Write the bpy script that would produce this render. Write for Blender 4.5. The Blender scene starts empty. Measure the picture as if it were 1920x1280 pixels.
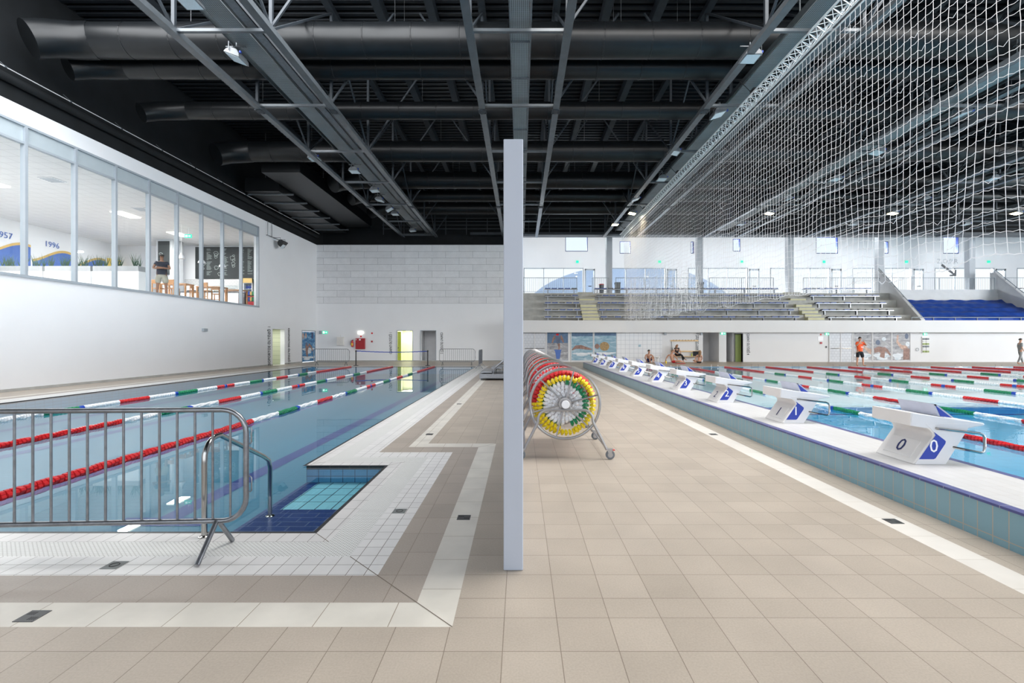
import bpy, bmesh, math, random
from mathutils import Vector, Matrix
random.seed(7)
PI = math.pi
sc = bpy.context.scene
COL = sc.collection

# ---------------------------------------------------------------- camera
EYE = 1.59
cam_d = bpy.data.cameras.new('camera')
cam = bpy.data.objects.new('camera', cam_d)
COL.objects.link(cam)
cam.location = (0, 0, EYE)
cam.rotation_euler = (PI / 2, 0, 0)
cam_d.sensor_width = 36
cam_d.lens = 17.0
cam_d.shift_x = -16 / 1920
cam_d.shift_y = -1 / 1920
cam_d.clip_start = 0.05
cam_d.clip_end = 400
sc.camera = cam

# ---------------------------------------------------------------- colour management and sampling
sc.view_settings.view_transform = 'Standard'
sc.view_settings.look = 'None'
sc.view_settings.gamma = 1
sc.view_settings.use_curve_mapping = False
sc.view_settings.exposure = 0.5
cy = sc.cycles
cy.use_denoising = True
cy.use_adaptive_sampling = True
cy.adaptive_threshold = 0.02
cy.max_bounces = 7
cy.diffuse_bounces = 4
cy.glossy_bounces = 3
cy.transmission_bounces = 4
cy.transparent_max_bounces = 12
cy.sample_clamp_indirect = 6
cy.caustics_reflective = False
cy.caustics_refractive = False

# ---------------------------------------------------------------- world: bright overcast sky seen through the glazing
world = bpy.data.worlds.new('sky')
sc.world = world
world.use_nodes = True
wn = world.node_tree
bg = wn.nodes['Background']
grad = wn.nodes.new('ShaderNodeTexGradient')
tc = wn.nodes.new('ShaderNodeTexCoord')
sep = wn.nodes.new('ShaderNodeSeparateXYZ')
ramp = wn.nodes.new('ShaderNodeValToRGB')
wn.links.new(tc.outputs['Generated'], sep.inputs[0])
wn.links.new(sep.outputs['Z'], ramp.inputs[0])
ramp.color_ramp.elements[0].position = 0.0
ramp.color_ramp.elements[0].color = (0.95, 0.97, 1.0, 1)
ramp.color_ramp.elements[1].position = 0.6
ramp.color_ramp.elements[1].color = (0.62, 0.78, 1.0, 1)
wn.links.new(ramp.outputs[0], bg.inputs[0])
bg.inputs[1].default_value = 0.85


def area_light(name, loc, rot, sx, sy, power, color=(1, 1, 1)):
    d = bpy.data.lights.new(name, 'AREA')
    d.shape = 'RECTANGLE'
    d.size = sx
    d.size_y = sy
    d.energy = power
    d.color = color
    o = bpy.data.objects.new(name, d)
    o.location = loc
    o.rotation_euler = rot
    COL.objects.link(o)
    return o


# daylight through the roof lights above the near part of the hall and an added fill on the left (all behind the upper edge of the view)
area_light('skylight_daylight', (9.5, 10.0, 13.2), (math.radians(10), 0, 0), 18, 12, 5000, (1.0, 0.985, 0.965))
area_light('fill_light_left', (-8.5, 11.0, 11.7), (math.radians(36), 0, 0), 13, 6, 1900, (0.95, 0.975, 1.0))  # unseen lamp added here, tilted to brighten the left back wall
area_light('skylight_daylight_far_side', (32, 8, 13.2), (0, 0, 0), 18, 20, 5200, (1.0, 0.985, 0.965))
# daylight through the glazed long wall on the right, outside the frame
area_light('glazing_daylight_right', (54.5, 10, 6.5), (0, PI / 2, 0), 9, 32, 11500, (0.95, 0.98, 1.0))
# daylight through the glazed end wall behind the camera
area_light('glazing_daylight_rear', (6, -11.5, 5.0), (PI / 2, 0, 0), 38, 8, 1100, (0.90, 0.95, 1.0))
# unseen fill light added over the gallery to brighten its wall
area_light('gallery_fill_light', (15, 43.2, 12.9), (0, 0, 0), 30, 3.6, 420, (1.0, 0.99, 0.97))
# daylight entering the gallery windows at the far end, one source outside each bay
for gx in (4.0, 11.5, 19.3, 27.0, 34.8, 42.6):
    area_light('glazing_daylight_far', (gx, 47.2, 9.6), (-PI * 0.42, 0, 0), 6.0, 1.6, 2600, (0.95, 0.98, 1.0))


# ---------------------------------------------------------------- materials
def new_mat(name):
    m = bpy.data.materials.new(name)
    m.use_nodes = True
    return m, m.node_tree.nodes, m.node_tree.links, m.node_tree.nodes['Principled BSDF']


def mat(name, c, rough=0.5, metal=0.0, var=0.06, vscale=4.0, emit=None, es=1.0, bump=0.0, alpha=None):
    """plain surface with a slight procedural variation"""
    m, n, l, b = new_mat(name)
    b.inputs['Roughness'].default_value = rough
    b.inputs['Metallic'].default_value = metal
    t = n.new('ShaderNodeTexCoord')
    ns = n.new('ShaderNodeTexNoise')
    ns.inputs['Scale'].default_value = vscale
    ns.inputs['Detail'].default_value = 3
    l.new(t.outputs['Object'], ns.inputs['Vector'])
    r = n.new('ShaderNodeValToRGB')
    r.color_ramp.elements[0].position = 0.3
    r.color_ramp.elements[1].position = 0.7
    r.color_ramp.elements[0].color = tuple(x * (1 - var) for x in c) + (1,)
    r.color_ramp.elements[1].color = tuple(min(1, x * (1 + var)) for x in c) + (1,)
    l.new(ns.outputs[0], r.inputs[0])
    l.new(r.outputs[0], b.inputs['Base Color'])
    if bump:
        bp = n.new('ShaderNodeBump')
        bp.inputs['Strength'].default_value = bump
        bp.inputs['Distance'].default_value = 0.01
        l.new(ns.outputs[0], bp.inputs['Height'])
        l.new(bp.outputs[0], b.inputs['Normal'])
    if emit:
        b.inputs['Emission Color'].default_value = tuple(emit) + (1,)
        b.inputs['Emission Strength'].default_value = es
    return m


def tile_mat(name, c1, c2, mortar, w, h, axes='XY', origin=(0, 0), ms=0.003, rough=0.4, offset=0.0,
             cloud=0.12, cscale=1.6, bump=0.25, grain=0.0):
    """tiles laid on a world grid; axes picks which two world axes the grid runs along"""
    m, n, l, b = new_mat(name)
    b.inputs['Roughness'].default_value = rough
    g = n.new('ShaderNodeNewGeometry')
    s = n.new('ShaderNodeSeparateXYZ')
    l.new(g.outputs['Position'], s.inputs[0])
    c = n.new('ShaderNodeCombineXYZ')
    for k in range(2):
        a = n.new('ShaderNodeMath')
        a.operation = 'SUBTRACT'
        a.inputs[1].default_value = origin[k] - 300 * (w if k == 0 else h)
        l.new(s.outputs[axes[k]], a.inputs[0])
        l.new(a.outputs[0], c.inputs[k])
    br = n.new('ShaderNodeTexBrick')
    br.offset = offset
    br.inputs['Scale'].default_value = 1
    br.inputs['Brick Width'].default_value = w
    br.inputs['Row Height'].default_value = h
    br.inputs['Mortar Size'].default_value = ms
    br.inputs['Mortar Smooth'].default_value = 0.1
    br.inputs['Bias'].default_value = 0
    br.inputs['Color1'].default_value = tuple(c1) + (1,)
    br.inputs['Color2'].default_value = tuple(c2) + (1,)
    br.inputs['Mortar'].default_value = tuple(mortar) + (1,)
    l.new(c.outputs[0], br.inputs['Vector'])
    ns = n.new('ShaderNodeTexNoise')
    ns.inputs['Scale'].default_value = cscale
    ns.inputs['Detail'].default_value = 5
    l.new(g.outputs['Position'], ns.inputs['Vector'])
    r = n.new('ShaderNodeValToRGB')
    r.color_ramp.elements[0].position = 0.3
    r.color_ramp.elements[1].position = 0.7
    r.color_ramp.elements[0].color = (1 - cloud,) * 3 + (1,)
    r.color_ramp.elements[1].color = (1, 1, 1, 1)
    l.new(ns.outputs[0], r.inputs[0])
    mx = n.new('ShaderNodeMixRGB')
    mx.blend_type = 'MULTIPLY'
    mx.inputs[0].default_value = 1
    l.new(br.outputs['Color'], mx.inputs[1])
    l.new(r.outputs[0], mx.inputs[2])
    out = mx.outputs[0]
    if grain:
        n2 = n.new('ShaderNodeTexNoise')
        n2.inputs['Scale'].default_value = 90
        n2.inputs['Detail'].default_value = 3
        l.new(g.outputs['Position'], n2.inputs['Vector'])
        r2 = n.new('ShaderNodeValToRGB')
        r2.color_ramp.elements[0].position = 0.35
        r2.color_ramp.elements[1].position = 0.65
        r2.color_ramp.elements[0].color = (1 - grain,) * 3 + (1,)
        r2.color_ramp.elements[1].color = (1, 1, 1, 1)
        l.new(n2.outputs[0], r2.inputs[0])
        m2 = n.new('ShaderNodeMixRGB')
        m2.blend_type = 'MULTIPLY'
        m2.inputs[0].default_value = 1
        l.new(out, m2.inputs[1])
        l.new(r2.outputs[0], m2.inputs[2])
        out = m2.outputs[0]
    l.new(out, b.inputs['Base Color'])
    if bump:
        bp = n.new('ShaderNodeBump')
        bp.inputs['Strength'].default_value = bump
        bp.inputs['Distance'].default_value = 0.003
        bp.invert = True
        l.new(br.outputs['Fac'], bp.inputs['Height'])
        l.new(bp.outputs[0], b.inputs['Normal'])
    return m


def clear_mat(name, tint, ior, rough=0.0, ripple=0.0, rscale=1.0, fixed=None, stretch=1.0):
    """see-through sheet: transparent below, mirror above, by Fresnel"""
    m = bpy.data.materials.new(name)
    m.use_nodes = True
    n, l = m.node_tree.nodes, m.node_tree.links
    n.remove(n['Principled BSDF'])
    out = n['Material Output']
    tr = n.new('ShaderNodeBsdfTransparent')
    tr.inputs[0].default_value = tuple(tint) + (1,)
    gl = n.new('ShaderNodeBsdfGlossy')
    gl.inputs['Roughness'].default_value = rough
    mx = n.new('ShaderNodeMixShader')
    fr = n.new('ShaderNodeFresnel')
    fr.inputs[0].default_value = ior
    if fixed is not None:
        mx.inputs[0].default_value = fixed
    else:
        gb = n.new('ShaderNodeNewGeometry')
        inv = n.new('ShaderNodeMath')
        inv.operation = 'SUBTRACT'
        inv.inputs[0].default_value = 1.0
        l.new(gb.outputs['Backfacing'], inv.inputs[1])
        ml = n.new('ShaderNodeMath')
        ml.operation = 'MULTIPLY'
        l.new(fr.outputs[0], ml.inputs[0])
        l.new(inv.outputs[0], ml.inputs[1])
        l.new(ml.outputs[0], mx.inputs[0])
    l.new(tr.outputs[0], mx.inputs[1])
    l.new(gl.outputs[0], mx.inputs[2])
    l.new(mx.outputs[0], out.inputs[0])
    if ripple:
        g = n.new('ShaderNodeNewGeometry')
        mp = n.new('ShaderNodeMapping')
        mp.inputs['Scale'].default_value = (1, stretch, 1)
        ns = n.new('ShaderNodeTexNoise')
        ns.inputs['Scale'].default_value = rscale
        ns.inputs['Detail'].default_value = 2
        l.new(g.outputs['Position'], mp.inputs[0])
        l.new(mp.outputs[0], ns.inputs['Vector'])
        bp = n.new('ShaderNodeBump')
        bp.inputs['Strength'].default_value = ripple
        bp.inputs['Distance'].default_value = 0.02
        l.new(ns.outputs[0], bp.inputs['Height'])
        l.new(bp.outputs[0], gl.inputs['Normal'])
        l.new(bp.outputs[0], fr.inputs['Normal'])
    return m


M = {}
M['white_far'] = mat('white_paint_dimmed', (0.70, 0.70, 0.71), 0.75, var=0.015, vscale=0.6)  # white paint darkened to offset the strong light on the far lower wall
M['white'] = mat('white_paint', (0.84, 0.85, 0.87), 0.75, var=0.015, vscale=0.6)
M['white_gloss'] = mat('white_gloss', (0.72, 0.72, 0.74), 0.25, var=0.01)
M['block_grey'] = mat('moulded_light_grey', (0.74, 0.72, 0.69), 0.4, var=0.02)
M['panel'] = mat('partition_lacquer', (0.47, 0.505, 0.58), 0.5, var=0.01)
M['black'] = mat('black_paint', (0.007, 0.0085, 0.010), 0.75, var=0.25, vscale=1.5)
M['deck'] = mat('black_metal_deck', (0.012, 0.015, 0.019), 0.42, 0.3, var=0.2, vscale=2)
M['duct'] = mat('black_duct', (0.005, 0.006, 0.007), 0.36, 0.0, var=0.2, vscale=3)
M['steel_dark'] = mat('dark_blue_grey_steel', (0.030, 0.037, 0.045), 0.5, 0.2, var=0.12)
M['chord'] = mat('grey_truss_steel', (0.11, 0.122, 0.133), 0.24, 0.2, var=0.08)
M['tray'] = mat('galvanised_tray', (0.16, 0.175, 0.19), 0.5, 0.5, var=0.15, vscale=12)
M['tray_dark'] = mat('dark_tray', (0.045, 0.055, 0.06), 0.5, 0.4, var=0.15, vscale=12)
M['galv'] = mat('galvanised_steel', (0.27, 0.28, 0.30), 0.30, 0.85, var=0.16, vscale=22)
M['inox'] = mat('stainless_steel', (0.42, 0.41, 0.39), 0.16, 1.0, var=0.05)
M['reel_metal'] = mat('satin_steel', (0.40, 0.39, 0.39), 0.30, 0.75, var=0.05)
M['frame_grey'] = mat('window_frame_grey', (0.36, 0.40, 0.44), 0.45, var=0.03)
M['spandrel'] = mat('spandrel_panel', (0.44, 0.50, 0.53), 0.35, var=0.02)
M['column'] = mat('grey_column', (0.50, 0.52, 0.55), 0.6, var=0.03)
M['conc'] = mat('grey_concrete', (0.42, 0.42, 0.40), 0.8, var=0.12, vscale=2.5)
M['conc_light'] = mat('light_concrete', (0.66, 0.66, 0.67), 0.8, var=0.04, vscale=2)
M['step_yellow'] = mat('pale_yellow_step', (0.62, 0.60, 0.38), 0.7, var=0.05)
M['seat_blue'] = mat('blue_seat', (0.03, 0.07, 0.26), 0.4)
M['seat_dark'] = mat('charcoal_seat', (0.05, 0.055, 0.065), 0.4)
M['tarp'] = mat('blue_tarpaulin', (0.012, 0.06, 0.33), 0.5, var=0.12, vscale=1.2, bump=0.6)
M['bluelogo'] = mat('blue_print', (0.013, 0.04, 0.36), 0.35, var=0.02)
M['navy_print'] = mat('navy_print', (0.02, 0.03, 0.12), 0.4)
M['ink'] = mat('black_lettering', (0.03, 0.03, 0.035), 0.6)
M['white_ink'] = mat('white_lettering', (0.9, 0.9, 0.92), 0.5, var=0.01)
M['red'] = mat('red_plastic', (0.62, 0.018, 0.022), 0.3)
M['orange_red'] = mat('orange_red_plastic', (0.75, 0.06, 0.02), 0.3)
M['green'] = mat('green_plastic', (0.01, 0.22, 0.09), 0.35)
M['yellow'] = mat('yellow_plastic', (0.88, 0.66, 0.015), 0.3)
M['whitep'] = mat('white_plastic', (0.85, 0.85, 0.86), 0.35, var=0.02)
M['blue'] = mat('blue_plastic', (0.01, 0.06, 0.42), 0.35)
M['rubber'] = mat('grey_rubber', (0.16, 0.18, 0.20), 0.6)
M['blackp'] = mat('black_plastic', (0.02, 0.02, 0.022), 0.4)
for k_ in ('duct', 'deck', 'black'):
    M[k_].node_tree.nodes['Principled BSDF'].inputs['Specular IOR Level'].default_value = 0.3
M['wood'] = mat('warm_wood', (0.42, 0.22, 0.10), 0.5, var=0.2, vscale=9)
M['pine'] = mat('pine_wood', (0.70, 0.50, 0.28), 0.5, var=0.1, vscale=9)
M['drain'] = mat('dark_drain', (0.10, 0.10, 0.10), 0.4, 0.6)
M['drain_slot'] = mat('drain_slot', (0.01, 0.01, 0.01), 0.6)
M['pebble'] = mat('grey_plastic_cover', (0.16, 0.17, 0.165), 0.5)
M['redbox'] = mat('dark_red_enamel', (0.38, 0.012, 0.02), 0.35)
M['lit'] = mat('lit_diffuser', (0.9, 0.9, 0.85), 0.4, emit=(1, 0.97, 0.82), es=3.0)
M['lit_green'] = mat('lit_exit_green', (0.0, 0.35, 0.18), 0.4, emit=(0.02, 0.75, 0.42), es=0.8)
M['lit_white'] = mat('lit_exit_white', (0.9, 0.95, 0.93), 0.4, emit=(0.85, 1, 0.95), es=1.0)
M['flood_lit'] = mat('lit_floodlight', (1, 0.9, 0.6), 0.4, emit=(1, 0.80, 0.42), es=14)
M['flood_glass'] = mat('floodlight_glass', (0.62, 0.70, 0.74), 0.12, 0.0, var=0.05, vscale=30)
M['flood_body'] = mat('floodlight_body', (0.20, 0.21, 0.22), 0.45, 0.4)
M['net'] = mat('white_netting_cord', (0.78, 0.76, 0.76), 0.7)
M['alu'] = mat('pale_aluminium_truss', (0.70, 0.72, 0.72), 0.35, 0.4)
M['green_wall'] = mat('lime_door_leaf', (0.50, 0.58, 0.06), 0.5)
M['lime_room'] = mat('pale_lime_wall', (0.84, 0.85, 0.66), 0.6)
M['olive'] = mat('olive_door_leaf', (0.20, 0.26, 0.06), 0.5)
M['skin'] = mat('skin', (0.55, 0.30, 0.20), 0.5, var=0.05)
M['skin_dark'] = mat('tanned_skin', (0.30, 0.15, 0.09), 0.5, var=0.05)
M['hair'] = mat('dark_hair', (0.02, 0.015, 0.012), 0.6)
M['hair_blond'] = mat('dark_blond_hair', (0.30, 0.18, 0.09), 0.6)
M['shirt_orange'] = mat('orange_fabric', (0.95, 0.12, 0.03), 0.75)
M['cloth_black'] = mat('black_fabric', (0.012, 0.013, 0.018), 0.85)
M['cloth_dark'] = mat('dark_navy_fabric', (0.02, 0.024, 0.04), 0.85)
M['footrest'] = mat('grey_blue_pad', (0.50, 0.52, 0.60), 0.5)
M['cloth_navy'] = mat('navy_fabric', (0.015, 0.03, 0.15), 0.8)
M['cloth_red'] = mat('red_fabric', (0.55, 0.02, 0.03), 0.8)
M['cloth_khaki'] = mat('khaki_fabric', (0.42, 0.40, 0.33), 0.85)
M['cloth_grey'] = mat('grey_fabric', (0.28, 0.30, 0.31), 0.85)
M['board'] = mat('chalkboard', (0.03, 0.035, 0.037), 0.8)
M['chalk'] = mat('chalk', (0.50, 0.58, 0.56), 0.9)
M['leaf'] = mat('dark_green_leaf', (0.05, 0.10, 0.06), 0.6)
M['trough'] = mat('grey_trough', (0.36, 0.37, 0.38), 0.7)
M['gold'] = mat('gold_print', (0.62, 0.42, 0.14), 0.5)
M['banner_blue'] = mat('banner_blue', (0.08, 0.16, 0.45), 0.6)
M['sunyellow'] = mat('yellow_wall_band', (0.85, 0.62, 0.14), 0.7)

tan1, tan2, tanm = (0.49, 0.42, 0.345), (0.44, 0.375, 0.305), (0.22, 0.175, 0.13)
M['tan'] = tile_mat('beige_floor_tiles', tan1, tan2, tanm, 0.3, 0.3, 'XY', (0.207, 3.29), 0.0022, 0.42, cloud=0.14, grain=0.10)
M['tan_near'] = tile_mat('beige_floor_tiles_near', tan1, tan2, tanm, 0.3, 0.3, 'XY', (0.207, 2.778), 0.0022, 0.42, cloud=0.14, grain=0.10)
M['tan_band'] = tile_mat('beige_band_tiles', (0.43, 0.37, 0.315), (0.39, 0.335, 0.285), tanm, 0.3, 0.355, 'XY', (0.06, 2.93), 0.0022, 0.42, cloud=0.12, grain=0.10)
M['cream'] = tile_mat('cream_channel_tiles', (0.72, 0.68, 0.60), (0.66, 0.62, 0.555), (0.30, 0.24, 0.17), 0.42, 0.42, 'XY', (0.10, 2.68), 0.0025, 0.38, cloud=0.16, cscale=3)
M['cream_r'] = tile_mat('cream_channel_tiles_right', (0.76, 0.72, 0.66), (0.72, 0.68, 0.62), (0.50, 0.44, 0.36), 0.6, 0.42, 'XY', (3.1, 2.68), 0.0022, 0.38, cloud=0.08, cscale=3)
M['wtile'] = tile_mat('white_edge_tiles', (0.76, 0.745, 0.725), (0.71, 0.695, 0.68), (0.10, 0.08, 0.06), 0.125, 0.147, 'XY', (0.06, 3.291), 0.0022, 0.32, cloud=0.08, cscale=3)
M['wtile2'] = tile_mat('white_edge_tiles_inner', (0.72, 0.70, 0.68), (0.67, 0.65, 0.635), (0.08, 0.065, 0.05), 0.125, 0.25, 'XY', (0.06, 3.83), 0.0022, 0.32, cloud=0.08, cscale=3)
M['grate'] = tile_mat('white_overflow_grating', (0.90, 0.90, 0.88), (0.86, 0.86, 0.84), (0.42, 0.41, 0.38), 0.034, 0.0155, 'XY', (0, 0), 0.0034, 0.4, offset=0.5, cloud=0.05)
M['edge_black'] = tile_mat('black_edge_tiles', (0.014, 0.014, 0.016), (0.02, 0.02, 0.022), (0.10, 0.09, 0.08), 0.25, 0.25, 'XY', (0.06, 4.0), 0.003, 0.4)
M['plat_side'] = tile_mat('pale_blue_wall_tiles', (0.21, 0.37, 0.43), (0.19, 0.34, 0.40), (0.42, 0.36, 0.27), 0.127, 0.26, 'YZ', (0.0, 0.058), 0.0038, 0.3, cloud=0.08)
M['plat_top'] = tile_mat('white_ribbed_tiles', (0.56, 0.555, 0.55), (0.53, 0.525, 0.52), (0.42, 0.39, 0.36), 0.12, 0.25, 'XY', (3.86, 0.0), 0.002, 0.4, cloud=0.04)
M['plat_cap'] = tile_mat('blue_edge_tiles', (0.065, 0.075, 0.24), (0.055, 0.065, 0.21), (0.35, 0.33, 0.36), 0.5, 0.25, 'XY', (3.5, 0.0), 0.0025, 0.35)
M['pool_light'] = tile_mat('light_blue_pool_tiles', (0.042, 0.20, 0.30), (0.040, 0.19, 0.29), (0.018, 0.11, 0.18), 0.5, 0.125, 'XY', (0, 4), 0.0028, 0.4, cloud=0.15, cscale=0.25, bump=0)
M['pool_wall'] = tile_mat('blue_pool_wall_tiles', (0.10, 0.33, 0.55), (0.09, 0.31, 0.52), (0.02, 0.05, 0.10), 0.155, 0.09, 'XZ', (-2.74, -0.05), 0.004, 0.35, bump=0)
M['pool_wall_y'] = tile_mat('blue_pool_side_tiles', (0.10, 0.33, 0.50), (0.09, 0.31, 0.48), (0.02, 0.08, 0.14), 0.25, 0.09, 'YZ', (4, -0.05), 0.004, 0.35, bump=0)
M['step_tile'] = tile_mat('pale_step_tiles', (0.27, 0.58, 0.66), (0.25, 0.56, 0.64), (0.01, 0.03, 0.05), 0.175, 0.25, 'XY', (-1.69, 5.19), 0.006, 0.35, bump=0)
M['step_navy'] = tile_mat('navy_step_tiles', (0.006, 0.035, 0.17), (0.006, 0.03, 0.15), (0.12, 0.15, 0.25), 0.28, 0.12, 'XY', (-1.69, 4.0), 0.006, 0.35, offset=0.5, bump=0)
M['lane_navy'] = mat('navy_lane_tiles', (0.012, 0.035, 0.20), 0.4)
M['pool_shallow'] = tile_mat('pale_shallow_tiles', (0.62, 0.84, 0.92), (0.60, 0.82, 0.90), (0.44, 0.68, 0.78), 0.5, 0.25, 'XY', (0, 0), 0.006, 0.4, cloud=0.06, cscale=0.2, bump=0)
M['pool_deep'] = tile_mat('deep_blue_tiles', (0.05, 0.36, 0.60), (0.045, 0.34, 0.57), (0.03, 0.2, 0.36), 0.5, 0.25, 'XY', (0, 0), 0.006, 0.4, cloud=0.1, cscale=0.3, bump=0)
M['pool_stepwall'] = tile_mat('blue_slope_tiles', (0.03, 0.26, 0.50), (0.03, 0.24, 0.47), (0.10, 0.40, 0.60), 0.8, 0.2, 'XZ', (0, 0), 0.01, 0.4, bump=0)
M['acoustic'] = tile_mat('grey_acoustic_boards', (0.92, 0.93, 0.95), (0.86, 0.87, 0.89), (0.46, 0.47, 0.49), 2.13, 0.508, 'XZ', (-14.4, 4.54), 0.011, 0.9, offset=0.5, cloud=0.07, cscale=2, grain=0.24, bump=0.6)
M['wall_tiles'] = tile_mat('white_glazed_wall_tiles', (0.76, 0.77, 0.79), (0.75, 0.76, 0.78), (0.52, 0.54, 0.58), 0.33, 0.33, 'XZ', (0, 0), 0.012, 0.3, cloud=0.03, bump=0)
M['lime_tiles'] = tile_mat('pale_green_wall_tiles', (0.66, 0.69, 0.55), (0.64, 0.67, 0.53), (0.45, 0.48, 0.38), 0.3, 0.3, 'YZ', (0, 0), 0.012, 0.3, cloud=0.03, bump=0)
M['metro'] = tile_mat('white_metro_tiles', (0.78, 0.78, 0.78), (0.76, 0.76, 0.76), (0.5, 0.5, 0.5), 0.22, 0.11, 'XZ', (0, 0), 0.008, 0.3, offset=0.5, bump=0)
M['tileceil'] = tile_mat('white_ceiling_tiles', (0.80, 0.80, 0.80), (0.79, 0.79, 0.79), (0.62, 0.62, 0.62), 0.6, 0.6, 'XY', (0, 0), 0.012, 0.7, cloud=0.02, bump=0)
M['mesh_pattern'] = tile_mat('perforated_door_sheet', (0.62, 0.64, 0.68), (0.58, 0.60, 0.64), (0.50, 0.52, 0.56), 0.25, 0.2, 'XZ', (0, 0), 0.02, 0.4, offset=0.5, cloud=0.05, bump=0)
M['grating'] = tile_mat('steel_grating', (0.055, 0.06, 0.065), (0.05, 0.055, 0.06), (0.33, 0.36, 0.37), 0.05, 0.045, 'XY', (0, 0), 0.008, 0.5, cloud=0.2, bump=0)
M['water'] = clear_mat('pool_water_surface', (0.88, 0.96, 0.98), 1.27, 0.0, 0.035, 0.9)
M['water_r'] = clear_mat('pool_water_surface_rippled', (0.92, 0.98, 0.99), 1.333, 0.01, 0.10, 1.3, stretch=2)
M['glass'] = clear_mat('window_glass', (0.93, 0.96, 0.96), 1.35)


# ---------------------------------------------------------------- mesh building
class MB:
    def __init__(s):
        s.v, s.f, s.mi = [], [], []
        s.cur = 0

    def add(s, vs, fs):
        b = len(s.v)
        s.v += [tuple(x) for x in vs]
        s.f += [tuple(i + b for i in f) for f in fs]
        s.mi += [s.cur] * len(fs)
        return s

    def box(s, x0, x1, y0, y1, z0, z1):
        return s.add([(x0, y0, z0), (x1, y0, z0), (x1, y1, z0), (x0, y1, z0), (x0, y0, z1), (x1, y0, z1), (x1, y1, z1), (x0, y1, z1)],
                     [(0, 3, 2, 1), (4, 5, 6, 7), (0, 1, 5, 4), (1, 2, 6, 5), (2, 3, 7, 6), (3, 0, 4, 7)])

    def quad(s, a, b, c, d):
        return s.add([a, b, c, d], [(0, 1, 2, 3)])

    def poly(s, pts):
        return s.add(pts, [tuple(range(len(pts)))])

    def prism(s, pts, axis, a, b):
        """polygon pts (2-D) swept along axis from a to b"""
        def P(p, t):
            return {'Y': (p[0], t, p[1]), 'X': (t, p[0], p[1]), 'Z': (p[0], p[1], t)}[axis]
        n = len(pts)
        fs = [tuple(range(n))[::-1], tuple(range(n, 2 * n))]
        fs += [(i, (i + 1) % n, n + (i + 1) % n, n + i) for i in range(n)]
        return s.add([P(p, a) for p in pts] + [P(p, b) for p in pts], fs)

    def tube(s, path, r, seg=8, closed=False, caps=True):
        path = [Vector(p) for p in path]
        n = len(path)
        rs = r if isinstance(r, (list, tuple)) else [r] * n
        up = None
        vs = []
        for i, p in enumerate(path):
            if closed:
                t = path[(i + 1) % n] - path[i - 1]
            else:
                t = path[min(i + 1, n - 1)] - path[max(i - 1, 0)]
            t.normalize()
            if up is None:
                up = Vector((0, 0, 1)) if abs(t.z) < 0.9 else Vector((1, 0, 0))
            sx = t.cross(up)
            if sx.length < 1e-4:
                sx = t.orthogonal()
            sx.normalize()
            up = sx.cross(t).normalized()
            for k in range(seg):
                a = 2 * PI * k / seg
                vs.append(p + sx * math.cos(a) * rs[i] + up * math.sin(a) * rs[i])
        fs = []
        for i in range(n if closed else n - 1):
            j = (i + 1) % n
            for k in range(seg):
                k2 = (k + 1) % seg
                fs.append((i * seg + k, i * seg + k2, j * seg + k2, j * seg + k))
        if not closed and caps:
            fs.append(tuple(range(seg))[::-1])
            fs.append(tuple((n - 1) * seg + k for k in range(seg)))
        return s.add(vs, fs)

    def bar(s, a, b, w, h):
        """rectangular bar between two points"""
        a, b = Vector(a), Vector(b)
        t = (b - a).normalized()
        up = Vector((0, 0, 1)) if abs(t.z) < 0.95 else Vector((0, 1, 0))
        sx = t.cross(up).normalized() * w / 2
        sy = sx.cross(t).normalized() * h / 2
        vs = []
        for p in (a, b):
            vs += [p - sx - sy, p + sx - sy, p + sx + sy, p - sx + sy]
        return s.add(vs, [(3, 2, 1, 0), (4, 5, 6, 7), (0, 1, 5, 4), (1, 2, 6, 5), (2, 3, 7, 6), (3, 0, 4, 7)])

    def lathe(s, prof, seg=16, c=(0, 0, 0), axis='Z'):
        vs, fs = [], []
        for r, z in prof:
            for k in range(seg):
                a = 2 * PI * k / seg
                x, y = r * math.cos(a), r * math.sin(a)
                q = {'Z': (x, y, z), 'Y': (x, z, y), 'X': (z, x, y)}[axis]
                vs.append((c[0] + q[0], c[1] + q[1], c[2] + q[2]))
        for i in range(len(prof) - 1):
            for k in range(seg):
                k2 = (k + 1) % seg
                fs.append((i * seg + k, i * seg + k2, (i + 1) * seg + k2, (i + 1) * seg + k))
        fs.append(tuple(range(seg))[::-1])
        fs.append(tuple((len(prof) - 1) * seg + k for k in range(seg)))
        return s.add(vs, fs)

    def build(s, name, mats, parent=None, smooth=False, bevel=0, recalc=False):
        me = bpy.data.meshes.new(name)
        me.from_pydata([tuple(v) for v in s.v], [], s.f)
        if not isinstance(mats, (list, tuple)):
            mats = [mats]
        for m in mats:
            me.materials.append(M[m] if isinstance(m, str) else m)
        if len(mats) > 1:
            me.polygons.foreach_set('material_index', s.mi)
        bm = bmesh.new()
        bm.from_mesh(me)
        if recalc:
            bmesh.ops.recalc_face_normals(bm, faces=bm.faces)
        if smooth:
            for f in bm.faces:
                f.smooth = True
            for e in bm.edges:
                if len(e.link_faces) == 2 and e.calc_face_angle(0) > 0.7:
                    e.smooth = False
        bm.to_mesh(me)
        bm.free()
        o = bpy.data.objects.new(name, me)
        COL.objects.link(o)
        if parent:
            o.parent = parent
        if bevel:
            b = o.modifiers.new('bevel', 'BEVEL')
            b.width = bevel
            b.segments = 2
            b.limit_method = 'ANGLE'
        return o


def tag(o, label=None, cat=None, group=None, kind=None):
    if label:
        o['label'] = label
    if cat:
        o['category'] = cat
    if group:
        o['group'] = group
    if kind:
        o['kind'] = kind
    return o


def thing(name, label, cat, loc=(0, 0, 0), rz=0, group=None):
    o = bpy.data.objects.new(name, None)
    o.empty_display_size = 0.1
    COL.objects.link(o)
    o.location = loc
    o.rotation_euler = (0, 0, rz)
    return tag(o, label, cat, group)


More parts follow.
